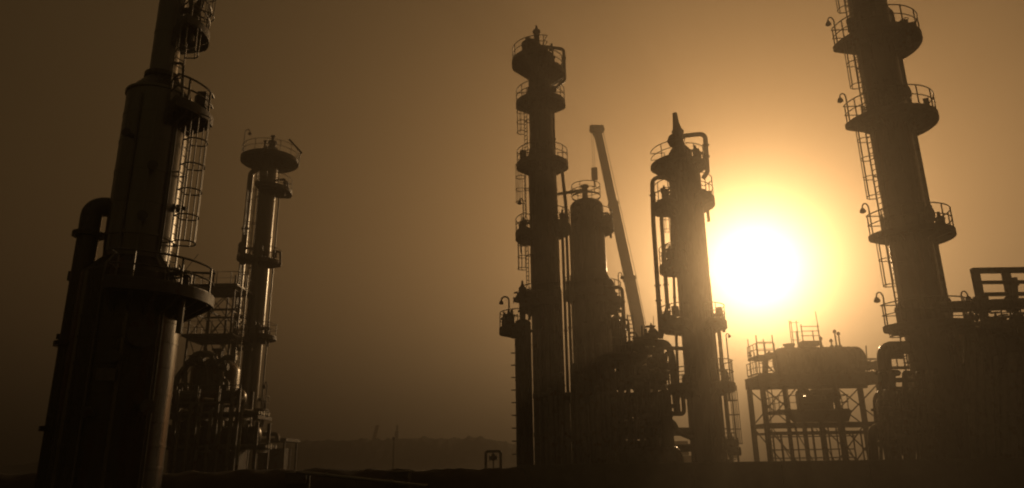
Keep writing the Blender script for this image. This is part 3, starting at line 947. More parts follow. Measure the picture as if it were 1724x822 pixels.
pipe(Fn.o, 'reflux_pipe', [Fn.l(1130, 299), Fn.l(1098, 299), Fn.l(1100, 375), Fn.l(1111, 540), Fn.l(1113, 570)], .15, .5, flanges=((1, .4), (2, .65), (2, .8)))
pipe(Fn.o, 'vapour_pipe', [Fn.l(1124, 360), Fn.l(1113, 363), Fn.l(1124, 520)], .13, .3, flanges=((1, .75),))
pipe(Fn.o, 'drain_pipe', [Fn.l(1130, 362), Fn.l(1142, 650)], .09, flanges=((0, .5),))
relief_valve(Fn.o, Fn.l(1124, 546, 45.4), .42)
relief_valve(Fn.o, Fn.l(1113, 546, 45.4), .3)
valve(Fn.o, Fn.l(1121, 333, 45.2), .2, (0, 0, 1))
valve(Fn.o, Fn.l(1128, 429, 45.2), .2, (0, 0, 1))
MB().box(Fn.l(1121, 541, 45.3), (.8, .5, .7)).build('junction_box', M_STEEL, Fn.o)
ladder(Fn.o, 195, rF + .25, zF(444), zF(350), True, None, rr=.026, shell_r=rF)
ladder(Fn.o, -8, rF + .3, .3, zF(652), True, 2.6, rr=.032, shell_r=rF)
pipe(Fn.o, 'side_pipe', [dirv(-12) * (rF + .22) + Vector((0, 0, 0.0)), dirv(-12) * (rF + .22) + Vector((0, 0, zF(556))), dirv(-12) * rF * .8 + Vector((0, 0, zF(552)))], .12)
# pipework to the left of its foot
pipe(Fn.o, 'suction_pipe', [Fn.l(1066, 577), Fn.l(1124, 577), Fn.l(1131, 600), Fn.l(1136, 655), Fn.l(1141, 700)], .22, .5, flanges=((0, .55), (2, .5)))
pipe(Fn.o, 'suction_pipe', [Fn.l(1110, 586, 45.6), Fn.l(1152, 587, 45.6)], .12)
pipe(Fn.o, 'loop_pipe', [Fn.l(1118, 684, 45.2), Fn.l(1140, 684, 45.2), Fn.l(1142, 662, 45.2), Fn.l(1158, 662, 45.2)], .13, .22, flanges=((0, .4),))
pipe(Fn.o, 'loop_pipe', [Fn.l(1118, 697, 45.0), Fn.l(1152, 697, 45.0), Fn.l(1150, 668, 45.0), Fn.l(1164, 664, 45.0)], .13, .22, flanges=((0, .4),))
pipe(Fn.o, 'transfer_pipe', [Fn.l(1100, 727), Fn.l(1176, 727)], .26, flanges=((0, .4),))
pipe(Fn.o, 'transfer_pipe', [Fn.l(1118, 702, 45.4), Fn.l(1134, 712, 45.4), Fn.l(1142, 728, 45.4), Fn.l(1166, 738, 45.4)], .16, .5)
pipe(Fn.o, 'transfer_pipe', [Fn.l(1118, 755), Fn.l(1176, 754)], .24)
MB().lathe(shell_profile(0, zF(662), .38, .2), 20, Fn.l(1143, 775, 45.0) * Vector((1, 1, 0)) if False else (Fn.l(1127, 775, 45.3).x, Fn.l(1127, 775, 45.3).y, 0)).build('standpipe', M_CLAD_D, Fn.o)
MB().lathe([(.9, 0), (.9, .6), (.5, 1.6), (rF, 1.7)], 24, (.9, .4, 0)).build('base_skirt', M_CONC, Fn.o)
for px, py in ((1228, 752), (1236, 760), (1232, 745)):
    valve(Fn.o, Fn.l(px, py, 45), .18)

# lightning mast
m0 = at(1244, 782, 45.0)
Ms = thing('lamp_mast', 'thin bare mast with a hooked tip right of the tower beside the sun', 'mast', (m0.x, 45.0, 0))
zm = z_on(m0.x, 45.0, 566)
xb_ = at(1225, 562, 45.0).x - m0.x
MB().tube([(0, 0, 0), (0, 0, zm * .45), (0, 0, zm)], [.075, .055, .04], 8).build('pole', M_STEEL, Ms)
MB().tube(fillet([(0, 0, zm - .02), (0, 0, zm + .15), (.18, 0, zm + .15), (.2, 0, zm)], .08), .035, 6).build('lamp_arm', M_STEEL, Ms)
MB().lathe([(.06, .1), (.1, 0), (.08, -.08), (0, -.1)], 10, (.2, 0, zm - .02)).build('lamp_head', M_STEEL, Ms)

# ================================================================== PROCESS STRUCTURE BETWEEN STOUT VESSEL AND THAT TOWER
g0 = at(1075, 775, 47.0)
G = thing('process_rack', 'crowded dark steel process rack of beams and pipes beneath the crane boom', 'pipe rack', (g0.x, 47.0, 0))
def GL(px, py, D=47.0):
    return at(px, py, D) - Vector((g0.x, 47.0, 0))
gx = [GL(px, 700).x for px in (1022, 1060, 1092, 1122)]
lv = [z_on(g0.x, 47.0, y) for y in (742, 690, 640, 598)]
tops = (lv[3], lv[3], lv[3] - .7, lv[2])
for X, zt_ in zip(gx, tops):
    for Y in (0, 3.0):
        member(G, 'post', (X, Y, 0), (X, Y, zt_), .26, .26, beam=True)
for z_, n_ in ((lv[0], 4), (lv[1], 4), (lv[2], 4), (lv[3], 3)):
    for Y in (0, 3.0):
        member(G, 'beam', (gx[0] - .2, Y, z_ - .16), (gx[n_ - 1] + .2, Y, z_ - .16), .2, .32, beam=True)
    for X in gx[:n_]:
        member(G, 'beam', (X, -.2, z_ - .36), (X, 3.2, z_ - .36), .18, .28, beam=True)
for z_ in (lv[2], lv[3]):
    x1_ = gx[3] if z_ == lv[2] else gx[2]
    MB().box(((gx[0] + x1_) / 2, 1.5, z_ + .03), (x1_ - gx[0] + .5, 3.4, .06)).build('deck', M_STEEL, G)
rails(G, [(gx[0], -.2, lv[3] + .06), (gx[2] + .2, -.2, lv[3] + .06), (gx[2] + .2, 3.2, lv[3] + .06)], 1.1, 1.0, .03)
rails(G, [(gx[2] + .3, -.2, lv[2] + .06), (gx[3] + .3, -.2, lv[2] + .06), (gx[3] + .3, 3.2, lv[2] + .06)], 1.1, 1.0, .03)
ld = MB()
for px in (1060, 1069):
    ld.bar(GL(px - .5, 585), GL(px - 4, 530), .07)
for py in range(532, 585, 7):
    ld.bar(GL(1057 + (py - 532) * .065, py), GL(1066 + (py - 532) * .065, py), .05)
ld.build('ladder', M_GALV, G)
for i in range(9):
    px = 1024 + i * 11.5
    top = 606 + (i * 23) % 40 + (20 if i > 6 else 0)
    pipe(G, 'pipe_run', [GL(px, 782, 46.4), GL(px, top, 46.4), GL(px + 8, top, 47.8)], .08 + .035 * (i % 3), .3, flanges=((0, .6),))
for i, py in enumerate((604, 618, 634, 652, 664, 676, 706, 718, 748, 762)):
    pipe(G, 'pipe_run', [GL(1016, py, 47.6 + .3 * (i % 3)), GL(1100 + (i * 13) % 22, py, 47.6 + .3 * (i % 3))], .08 + .04 * (i % 3), flanges=((0, .6),))
for px, py in ((1096, 566), (1106, 590), (1112, 600), (1084, 590), (1074, 586), (1100, 610), (1117, 616), (1110, 634), (1076, 650), (1090, 702), (1104, 712)):
    valve(G, GL(px, py, 46.2), .2, (1, 0, 0))
relief_valve(G, GL(1098, 575, 46.6), .42)
relief_valve(G, GL(1088, 578, 46.8), .36)
MB().tube([GL(1101, 575), GL(1100, 532)], [.05, .015], 6).build('lightning_rod', M_STEEL, G)
pipe(G, 'relief_pipe', [GL(1097, 575, 47), GL(1097, 552, 47), GL(1106, 562, 47), GL(1117, 562, 47)], .16, .3)
for i, (px, py, ln, r_, zpy, lb) in enumerate((
        (1078, 628, 2.8, .52, 641, 'topmost heat exchanger on the crowded process rack, under the crane boom'),
        (1068, 676, 3.2, .55, 691, 'middle heat exchanger of the crowded process rack'),
        (1066, 724, 3.2, .6, 743, 'lowest raised heat exchanger of the crowded process rack'))):
    c_ = at(px, py, 48.4)
    exchanger('heat_exchanger', lb, c_, ln, r_, (1, 0, 0), z_on(c_.x, 48.4, zpy) + .04, 'heat exchangers on the process rack')
for i, (px, py, r_) in enumerate(((1046, 556, .34), (1060, 578, .26), (1036, 540, .3), (1114, 604, .3))):
    q = GL(px, py, 47.4)
    MB().lathe(shell_profile(lv[2] if i == 3 else lv[3], q.z, r_, r_ * .6), 18, (q.x, q.y, 0)).build('knockout_pot', M_CLAD_D, G)
    pipe(G, 'relief_pipe', [(q.x, q.y, q.z + .1), (q.x, q.y, q.z + .7), (q.x + .5, q.y, q.z + .7), (q.x + .55, q.y, lv[2])], .07, .15)
for i, (px, p0_, p1_) in enumerate(((1052, 590, 534), (1082, 600, 548), (1089, 600, 556), (1118, 640, 572), (1108, 610, 566), (1040, 580, 520))):
    rod(G, 'standpipe', GL(px, p0_, 46.8), GL(px - 1.5, p1_, 46.8), .06)
MB().box(((gx[1] + gx[2]) / 2, -.6, lv[2] + .03), (gx[2] - gx[1], 1.2, .06)).build('deck', M_STEEL, G)
rails(G, [(gx[1], -1.15, lv[2] + .06), (gx[2], -1.15, lv[2] + .06)], 1.1, .9, .03)
c_ = at(1085, 768, 44.6)
P1 = thing('storage_drum', 'squat dark drum at the foot of the crowded process rack', 'drum', (c_.x, 44.6, 0))
horiz_drum(P1, 'shell', (0, 0, 1.5), 3.6, 1.0, zfloor=0.0)
MB().lathe([(.3, 0), (.3, .5), (.4, .5), (.4, .6), (0, .62)], 16, (.6, 0, 2.4)).build('manway', M_STEEL, P1)
# front pipe rack closing the base of the centre group
q0 = at(960, 775, 43.0)
Q = thing('pipe_rack', 'dark pipe rack full of vertical pipes at the foot of the centre towers', 'pipe rack', (q0.x, 43.0, 0))
qa, qb = at(905, 775, 43).x - q0.x, at(1040, 775, 43).x - q0.x
zq = [z_on(q0.x, 43.0, y) for y in (735, 668, 612)]
for i in range(5):
    X = qa + (qb - qa) * i / 4
    for Y in (0, 1.8):
        member(Q, 'post', (X, Y, 0), (X, Y, zq[1] if i < 1 else zq[2]), .22, .22, beam=True)
for z_ in zq[:2]:
    for Y in (0, 1.8):
        member(Q, 'beam', (qa, Y, z_ - .14), (qb, Y, z_ - .14), .18, .28, beam=True)
    for j in range(4):
        pipe(Q, 'pipe_run', [(qa - .15, .25 + .42 * j, z_ + .16), (qb + .3, .25 + .42 * j, z_ + .16)], .12 + .03 * (j % 2), n=10)
for i in range(15):
    X = qa + .2 + i * (qb - qa - .3) / 14
    pipe(Q, 'drop_pipe', [(X, -.25, .1), (X, -.25, zq[2] - .4 - (i * 1.7) % 2.2), (X + .1, .8, zq[2] - .4 - (i * 1.7) % 2.2)], .08 + .05 * (i % 3), .2, n=10, flanges=((0, .3), (0, .7)))

# ================================================================== DRUM RACK UNDER THE SUN
h0 = at(1375, 775, 60.0)
H = thing('equipment_rack', 'tall braced steel rack that carries the big lying drum', 'rack', (h0.x, 60.0, 0))
def HL(px, py, D=60.0):
    return at(px, py, D) - Vector((h0.x, 60.0, 0))
zb_t, zb_b = z_on(h0.x, 60, 632), z_on(h0.x, 60, 649)
zb2 = z_on(h0.x, 60, 715)
hx = [HL(px, 700).x for px in (1289, 1352, 1412, 1488)]
for i, X in enumerate(hx):
    for Y in (0, 3.4):
        member(H, 'post', (X, Y, 0), (X, Y, zb_b), .36 if i in (0, 3) else .24, .36, beam=True)
for Y in (0, 3.4):
    member(H, 'beam', (hx[0] - .25, Y, (zb_t + zb_b) / 2), (hx[3] + .6, Y, (zb_t + zb_b) / 2), .4, zb_t - zb_b)
    member(H, 'beam', (hx[0], Y, zb2), (hx[3], Y, zb2), .26, .34, beam=True)
    member(H, 'beam', (hx[0], Y + .03, zb2 - .62), (hx[3], Y + .03, zb2 - .62), .14, .2, beam=True)
    rod(H, 'brace', (hx[0], Y + .2, zb_b), (hx[1] + .4, Y + .2, zb2), .055)
    rod(H, 'brace', (hx[0], Y + .3, zb2), (hx[1], Y + .3, zb_b), .055)
    rod(H, 'brace', (hx[2], Y + .2, zb_b), (hx[3], Y + .2, zb2), .055)
    rod(H, 'brace', (hx[2] + .1, Y + .3, zb2), (hx[3], Y + .3, zb_b), .055)
    rod(H, 'brace', (hx[0], Y + .2, zb2), (hx[1], Y + .2, .2), .055)
    rod(H, 'brace', (hx[2], Y + .2, zb2), (hx[3], Y + .2, .2), .055)
    rod(H, 'brace', (hx[3], Y + .3, zb2), (hx[2], Y + .3, .2), .055)
for X in hx:
    member(H, 'beam', (X, .2, zb_b + .3), (X, 3.2, zb_b + .3), .24, .4, beam=True)
    member(H, 'beam', (X, .1, zb2), (X, 3.3, zb2), .22, .3, beam=True)
MB().box(((hx[0] + hx[3]) / 2, 1.7, zb_t + .04), (hx[3] - hx[0] + .5, 3.9, .08)).build('deck', M_STEEL, H)
zt_ = zb_t + .08
rails(H, [(hx[0] - .4, 2.2, zt_), (hx[0] - .4, -.2, zt_), (hx[0] + 1.3, -.2, zt_)], 1.1, .8, .035)
rails(H, [(hx[0] + 1.3, -.2, zt_ + 1.5), (hx[0] - .2, -.2, zt_ + 1.5), (hx[0] - .2, 2.2, zt_ + 1.5)], 1.1, .8, .035)
rails(H, [(hx[3] - 1.4, -.2, zt_), (hx[3] + .4, -.2, zt_), (hx[3] + .4, 3.4, zt_)], 1.1, .9, .035)
MB().box((hx[0] + .6, 1.0, zt_ + 1.47), (1.7, 2.4, .12)).build('upper_deck', M_STEEL, H)
for X in (hx[0] - .1, hx[0] + 1.25):
    for Y in (-.1, 2.1):
        rod(H, 'scaffold_tube', (X, Y, zt_), (X, Y, zt_ + 3.3), .045)
for z_ in (2.0, 2.7):
    rod(H, 'scaffold_tube', (hx[0] - .15, -.1, zt_ + z_), (hx[0] + 1.3, -.1, zt_ + z_), .035)
stp = MB()
for i in range(6):
    stp.box((hx[0] + .3 + i * .2, .8, zt_ + 1.3 - i * .22), (.24, .7, .04))
stp.bar((hx[0] + .2, .42, zt_ + 1.4), (hx[0] + 1.5, .42, zt_), .05, .14)
stp.build('access_steps', M_GALV, H)
lamp(H, (hx[0] - .45, -.2, zt_ + .2), 1.8, (-1, 0, 0), .35, .04)
# suspended middle deck
zmid = z_on(h0.x, 60, 692)
mx0, mx1 = HL(1318, 690).x, HL(1428, 690).x
dk = MB()
dk.plate([Vector((mx0 - .3, -.2, zmid)), Vector((mx1 + .2, -.2, zmid)), Vector((mx1 - .2, -.2, zmid - .9)), Vector((mx0 + .7, -.2, zmid - .9))], .14)
dk.box(((mx0 + mx1) / 2, 1.6, zmid - .06), (mx1 - mx0 + .5, 3.6, .14))
dk.build('middle_deck', M_STEEL, H)
rails(H, [(mx0 - .2, 3.2, zmid), (mx0 - .2, -.1, zmid), (mx1 + .1, -.1, zmid), (mx1 + .1, 3.2, zmid)], 1.25, 1.0, .035)
for px in (1333, 1420, 1392, 1306):
    q = HL(px, 700)
    rod(H, 'hanger', (q.x, .3, zmid), (q.x, .3, zb_b), .04)
# scaffolding tubes under it
for i in range(13):
    px = 1302 + i * 13.5
    q = HL(px, 740, 59.3 + (i % 3) * .9)
    rod(H, 'scaffold_tube', (q.x, q.y, 0), (q.x, q.y, zmid - .9 if 1 < i < 10 else zb2 - .6), .06 + .03 * (i % 4 == 1))
for py in (736, 758, 772):
    a, b = HL(1296, py, 59.3), HL(1440, py, 59.3)
    rod(H, 'scaffold_tube', (a.x, a.y, a.z), (b.x, b.y, a.z), .05)
for i in range(4):
    a, b = HL(1302 + i * 36, 722, 59.5), HL(1334 + i * 36, 778, 59.5)
    rod(H, 'brace', a, b, .04)
lad = MB()
a, b = HL(1297, 780, 59), HL(1291, 640, 59)
for dx in (0, .42):
    lad.bar((a.x + dx, a.y, 0), (a.x + dx, a.y, zb_b), .06)
for i in range(int(zb_b / .3)):
    lad.tube([(a.x, a.y, .2 + i * .3), (a.x + .42, a.y, .2 + i * .3)], .022, 5)
lad.build('ladder', M_GALV, H)

dr = at(1379, 609, 61.7)
DR = thing('pressure_drum', 'large lying cylindrical drum with rounded ends on top of the braced rack', 'drum', (dr.x, 61.7, zb_t + .08))
rd = 24.5 * mpp(dr.x, 61.7, dr.z)
ldm = 128 * mpp(dr.x, 61.7, dr.z)
cz = dr.z - zb_t - .08
horiz_drum(DR, 'shell', (0, 0, cz), ldm, rd, (1, .0, 0), M_CLAD_D, bands=5, zfloor=0.0)
def DL(px, py, D=61.7):
    return at(px, py, D) - Vector((dr.x, 61.7, zb_t + .08))
q = DL(1329, 586)
MB().lathe([(.4, 0), (.4, .3), (.5, .31), (.5, .45), (0, .48)], 18, (q.x, 0, cz + rd - .15)).build('manway', M_STEEL, DR)
sk = MB()
z0_ = cz + rd
a, b = DL(1348, 580).x, DL(1376, 580).x
sk.box(((a + b) / 2, 0, z0_ + .28), (b - a, 1.0, .42))
sk.build('valve_skid', M_STEEL, DR)
for X in (a, b):
    for Y in (-.6, .6):
        rod(DR, 'scaffold_tube', (X, Y, z0_ - .1), (X, Y, z0_ + (1.9 if Y < 0 else 1.5)), .05)
rod(DR, 'scaffold_tube', (b, -.62, z0_ + 1.85), (b - .05, -.62, z0_ + 3.0), .03)
for z_ in (.9, 1.3, 1.7):
    rod(DR, 'scaffold_tube', (a - .1, -.6, z0_ + z_), (b + .1, -.6, z0_ + z_), .035)
for px in (1331, 1334, 1343):
    X = DL(px, 580).x
    rod(DR, 'scaffold_tube', (X, -.3, z0_ - .3), (X, -.3, z0_ + 2.3), .04)
for z_ in (.6, 1.3, 2.1):
    rod(DR, 'scaffold_tube', (DL(1331, 580).x, -.3, z0_ + z_), (DL(1347, 580).x, -.3, z0_ + z_), .03)
for px, hh_ in ((1383, .9), (1400, .7), (1408, 1.5), (1414, 1.3)):
    X = DL(px, 580).x
    MB().lathe([(.16, -.2), (.16, .12), (.07, .14), (.06, hh_ - .3), (.15, hh_ - .28), (.15, hh_ - .1), (.05, hh_)], 10, (X, 0, z0_)).build('instrument', M_STEEL, DR)
pipe(DR, 'inlet_pipe', [DL(1288, 634), DL(1289, 598), DL(1304, 598)], .24, .35, flanges=((1, .4),))
pipe(DR, 'outlet_pipe', [DL(1452, 616), DL(1484, 616)], .3, flanges=((0, .3), (0, .7)))
rod(DR, 'handrail', DL(1455, 604), DL(1480, 604), .05)
rod(DR, 'handrail', DL(1458, 582), DL(1460, 628), .05)

fn = at(1371, 676, 60.9)
zfn = zmid + .02
FN = thing('air_cooler', 'bulky dark machine on the suspended deck below the lying drum', 'machine', (fn.x, 60.9, zfn))
hcf = z_on(fn.x, 60.9, 656) - zfn
MB().box((0, 0, .45), (2.4, 1.6, .9)).build('base_frame', M_STEEL, FN)
MB().lathe([(.95, .9), (.95, 1.2), (.6, hcf - .45), (.4, hcf - .2), (0, hcf - .15)], 24).build('housing', M_CLAD_D, FN)
MB().lathe([(.4, -1.3), (.55, -1.0), (.55, .9), (.4, 1.2)], 20, (.9, 0, 1.25), (1, 0, 0)).build('motor', M_STEEL, FN)
pipe(FN, 'inlet_pipe', [(-1.3, 0, .6), (-1.3, 0, 1.6), (-.4, 0, 1.6)], .22, .3)

# ================================================================== LEANING RIGHT TOWER
I = Tower('distillation_tower', 'tall tower right of the sun with four railed ring platforms and gooseneck lamps', 'tower', 34.0, 1508, 273)
zI = I.z
rI = I.m(31.5, 273)
MB().lathe(shell_profile(-.02, 66.0, rI, .5, [zI(y) for y in (740, 690, 640, 590, 500, 450, 350, 310, 260, 150, 110, 20, -40, -100)], .014), 56).build('shell', M_CLAD_D, I.o)  # runs on unseen above the view, height invented to suit the deep haze
for py, w, a0_, a1_ in ((80, 69, 178, 384), (211, 72, 178, 384), (400, 67, 178, 380), (553, 70, 178, 366)):
    deck_ring(I.o, zI(py), rI, I.m(w, py), a0_, a1_, .07, .17, 9, .38, .08, rr=.03, step=1.0, h=1.15)
deck_ring(I.o, zI(-70), rI, I.m(66, -70), 0, 360, .1, .3, 8, .55, .1, rr=.03)
for py, w, a, sd in ((80, 66, 186, -1), (211, 69, 186, -1), (400, 64, 186, -1), (553, 67, 186, -1), (553, 67, -5, 1)):
    lamp(I.o, dirv(a) * I.m(w, py) + Vector((0, 0, zI(py))), 1.75, (sd, 0, 0), .32, .035)
lamp(I.o, dirv(-12) * (rI + .5) + Vector((.6, 0, zI(625))), 1.5, (.6, 0, 0), .3, .035)
lv_ = (72, 201, 393, 547)
for i, (lo, hi) in enumerate(((211, 80), (400, 211), (553, 400), (640, 553), (80, -70))):
    a = 200 - 4 * (i % 2)
    ladder(I.o, a, rI + .42, zI(lo) , zI(hi), True, zI(lo) + 2.0, rr=.028, shell_r=rI, hoop_step=1.1)
rp = rI + .36
q = dirv(5) * rp
pipe(I.o, 'riser_pipe', [q + Vector((0, 0, .0)), q + Vector((0, 0, zI(20))), q * .6 + Vector((0, 0, zI(5)))], .115, .3, M_PIPE, 16, ((0, .55), (0, .72), (0, .9)))
q = dirv(196) * (rI + .10)
pipe(I.o, 'conduit', [q + Vector((0, 0, .0)), q + Vector((0, 0, zI(-60)))], .045, m=M_GALV, n=8)
for py in (110, 185, 245, 330, 430, 480):
    d_ = dirv(5)
    MB().bar(d_ * (rI - .05) + Vector((0, 0, zI(py))), d_ * (rp + .1) + Vector((0, 0, zI(py))), .09).build('pipe_support', M_STEEL, I.o)
mwv = dirv(-58)
for py in (170, 370, 520):
    MB().lathe([(.3, -.1), (.3, .2), (.38, .2), (.38, .28), (0, .3)], 20, mwv * rI + Vector((0, 0, zI(py))), mwv).build('manway', M_STEEL, I.o)
# thick pipes left of its foot
def IL(px, py, D=33.0):
    return at(px, py, D) - Vector((I.x, I.D, 0))
pipe(I.o, 'overhead_pipe', [IL(1533, 585), IL(1487, 586), IL(1494, 672), IL(1500, 720)], .30, .45, M_CLAD_D, 20, ((1, .5),))
pipe(I.o, 'reboiler_pipe', [IL(1530, 664, 32.6), IL(1477, 662, 32.6), IL(1482, 735, 32.6), IL(1506, 752, 32.6)], .21, .4, M_CLAD_D, 18, ((1, .4),))
pipe(I.o, 'reboiler_pipe', [IL(1488, 720, 32.2), IL(1469, 722, 32.2), IL(1472, 790, 32.2)], .2, .35, M_CLAD_D, 16)
valve(I.o, IL(1507, 598, 33), .13)
rails(I.o, [IL(1494, 622, 33.4), IL(1530, 622, 33.4)], .9, .6, .028)
for py in (640, 655, 672, 684):
    pipe(I.o, 'side_pipe', [IL(1495, py, 33.6), IL(1545, py, 33.6)], .08 + .03 * (py % 3), n=10)
MB().lathe(shell_profile(0, zI(600), .5, .4), 24, (rI + .75, -.6, 0)).build('standpipe', M_CLAD_D, I.o)
for px, py in ((1607, 575), (1610, 584), (1604, 566)):
    valve(I.o, IL(px, py, 33.4), .1)

for i in range(9):
    px = 1484 + i * 10.5
    top = 628 + (i * 31) % 62
    pipe(I.o, 'riser_pipe', [IL(px, 800, 31.0), IL(px - 3, top, 31.0), IL(px + 6, top, 32.6)], .07 + .035 * (i % 3), .2, n=12, flanges=((0, .45), (0, .75)))
for py in (700, 716, 748):
    pipe(I.o, 'cross_pipe', [IL(1478, py, 31.2), IL(1580, py - 4, 31.2)], .09 + .03 * (py % 3), n=10, flanges=((0, .3), (0, .7)))
for px, py in ((1492, 690), (1508, 706), (1530, 696), (1548, 724), (1516, 734), (1500, 752)):
    valve(I.o, IL(px, py, 30.8), .12)
rb = at(1517, 728, 31.8)
RB = thing('reboiler', 'squat dark vessel with bowl shaped bottom, below the ringed tower beside the sun', 'vessel', (rb.x, 31.8, 0))
zr0, zr1 = z_on(rb.x, 31.8, 768), z_on(rb.x, 31.8, 676)
rrb = 31 * mpp(rb.x, 31.8, zr1)
MB().lathe([(0, zr0), (rrb * .5, zr0 + .08), (rrb * .85, zr0 + .3), (rrb, zr0 + .7), (rrb, zr1), (rrb * .8, zr1 + .3), (0, zr1 + .45)], 36).build('shell', M_CLAD_D, RB)
for a in (45, 135, 225, 315):
    d_ = dirv(a) * rrb * .9
    member(RB, 'leg', (d_.x, d_.y, 0), (d_.x, d_.y, zr0 + .8), .16)

# ================================================================== RIGHT STEEL FRAME WITH DENSE EQUIPMENT
j0 = at(1700, 775, 33.0)
J = thing('steel_framework', 'open steel framework with cross beams at the far right, over dark equipment', 'framework', (j0.x, 33.0, 0))
def JL(px, py, D=33.0):
    return at(px, py, D) - Vector((j0.x, 33.0, 0))
jx = [JL(px, 500).x for px in (1650, 1702, 1766, 1830)]
zj_ = [z_on(jx[0] + j0.x, 33.0, y) for y in (456, 476, 496)]
zsolid = z_on(jx[0] + j0.x, 33, 548)
for X in jx:
    for Y in (0, 3.2):
        member(J, 'post', (X, Y, 0), (X, Y, zj_[0] + .1 if Y == 0 else zsolid), .28, .28, beam=True)
for z_, h_ in ((zj_[0], .26), (zj_[1], .14), (zj_[2], .16)):
    for Y in (0,):
        member(J, 'beam', (jx[0] - .12, Y, z_), (jx[3] + .15, Y, z_), .2, h_, beam=True)
for z_ in (zsolid, zsolid - 2.6):
    MB().box(((jx[0] + jx[3]) / 2, 1.75, z_ - .08), (jx[3] - jx[0] + .6, 4.0, .16)).build('deck', M_STEEL, J)
rails(J, [(jx[0] - .2, -.2, zsolid), (jx[3] + .2, -.2, zsolid)], 1.0, .9, .03)
member(J, 'brace', (jx[0], -.02, zsolid + .6), (jx[0] + .01, -.02, zj_[2] - .1), .55, .3)
pipe(J, 'header_pipe', [JL(1578, 518, 32.6), JL(1800, 508, 32.6)], .27, m=M_CLAD_D, n=20, flanges=((0, .3), (0, .55)))
pipe(J, 'drop_pipe', [JL(1708, 468, 32.7), JL(1710, 505, 32.7), JL(1708, 550, 32.7)], .12, .2, flanges=((0, .3),))
pipe(J, 'drop_pipe', [JL(1660, 535, 32.7), JL(1690, 535, 32.7), JL(1724, 528, 32.7)], .06, .1)
for px, py in ((1678, 540), (1692, 544), (1712, 536), (1636, 535)):
    valve(J, JL(px, py, 32.6), .12)
pipe(J, 'riser_pipe', [JL(1631, 800, 32.6), JL(1636, 560, 32.6), JL(1650, 560, 33.2)], .3, .4, M_CLAD_D, 18)
for i in range(8):
    px = 1640 + i * 13
    pipe(J, 'riser_pipe', [JL(px, 800, 32.2), JL(px - 3, 575 + (i * 29) % 60, 32.2), JL(px + 5, 575 + (i * 29) % 60, 33.4)], .11 + .05 * (i % 3), .3, n=12, flanges=((0, .5),))
for i, (px, py, zpy, lb) in enumerate(((1690, 590, 626, 'upper dark heat exchanger inside the framework at the far edge'),
                                   (1695, 668, 700, 'middle dark heat exchanger inside the framework at the far edge'),
                                   (1690, 742, 775, 'lowest dark heat exchanger inside the framework at the far edge'))):
    c_ = at(px, py, 34.7)
    exchanger('heat_exchanger', lb, c_, 3.6, .92, (1, 0, 0), z_on(c_.x, 34.7, zpy) if i < 2 else 0.0, 'heat exchangers in the framework')
# shed behind the framework
sh = at(1690, 775, 38.5)
SH = thing('equipment_shed', 'dark corrugated shed behind the open framework at the far edge', 'shed', (sh.x, 38.5, 0))
zsh = z_on(sh.x, 38.5, 575)
wsh = 4.6
mb = MB()
nn = 60
for k in range(nn):
    x_ = -wsh / 2 + wsh * k / nn
    mb.box((x_ + wsh / nn / 2, 0, zsh / 2), (wsh / nn * .6, 3.0 + .04 * (k % 2), zsh))
mb = MB().box((0, 0, zsh / 2), (wsh, 3.0, zsh))
mb.build('wall', M_SHED, SH)
rib = MB()
for k in range(24):
    rib.box((-wsh / 2 + .1 + k * (wsh - .2) / 23, -1.515, zsh / 2), (.07, .03, zsh - .1))
rib.build('wall_rib', M_SHED, SH)
MB().plate([Vector((-wsh / 2 - .2, -1.8, zsh + .02)), Vector((wsh / 2 + .2, -1.8, zsh + .02)), Vector((wsh / 2 + .2, 1.8, zsh + .4)), Vector((-wsh / 2 - .2, 1.8, zsh + .4))], .08).build('roof', M_SHED, SH)
# low pump house between right tower and framework
ph = at(1618, 775, 36.0)
PHs = thing('pump_shelter', 'dark steel clad pump shelter between the ringed tower and the open framework', 'shelter', (ph.x, 36.0, 0))
zph = z_on(ph.x, 36, 622)
MB().box((0, 0, zph / 2), (2.6, 2.6, zph)).build('wall', M_SHED, PHs)
MB().plate([Vector((-1.5, -1.5, zph + .05)), Vector((1.5, -1.5, zph + .05)), Vector((1.5, 1.5, zph + .3)), Vector((-1.5, 1.5, zph + .3))], .08).build('roof', M_SHED, PHs)
for i in range(4):
    pipe(PHs, 'side_pipe', [(-1.4 + i * .8, -1.45, 0), (-1.4 + i * .8, -1.45, zph + .6 + .35 * (i % 2)), (-1.2 + i * .8, .2, zph + .6 + .35 * (i % 2))], .1, .25)

# ================================================================== SMALL THINGS ALONG THE BANK
u0 = at(830, 778, 52.0)
Ub = thing('pipe_loop', 'small square pipe loop standing on the skyline left of the centre towers', 'pipe', (u0.x, 52.0, 0))
ul, ur = at(818, 778, 52).x - u0.x, at(843, 778, 52).x - u0.x
zu = z_on(u0.x, 52, 760)
pipe(Ub, 'loop', [(ul, 0, 0), (ul, 0, zu), (ur, 0, zu), (ur, 0, 0)], .10, .15)
valve(Ub, ((ul + ur) / 2, .1, z_on(u0.x, 52, 771)), .14)
rod(Ub, 'stem', ((ul + ur) / 2, .1, 0), ((ul + ur) / 2, .1, z_on(u0.x, 52, 772)), .05)

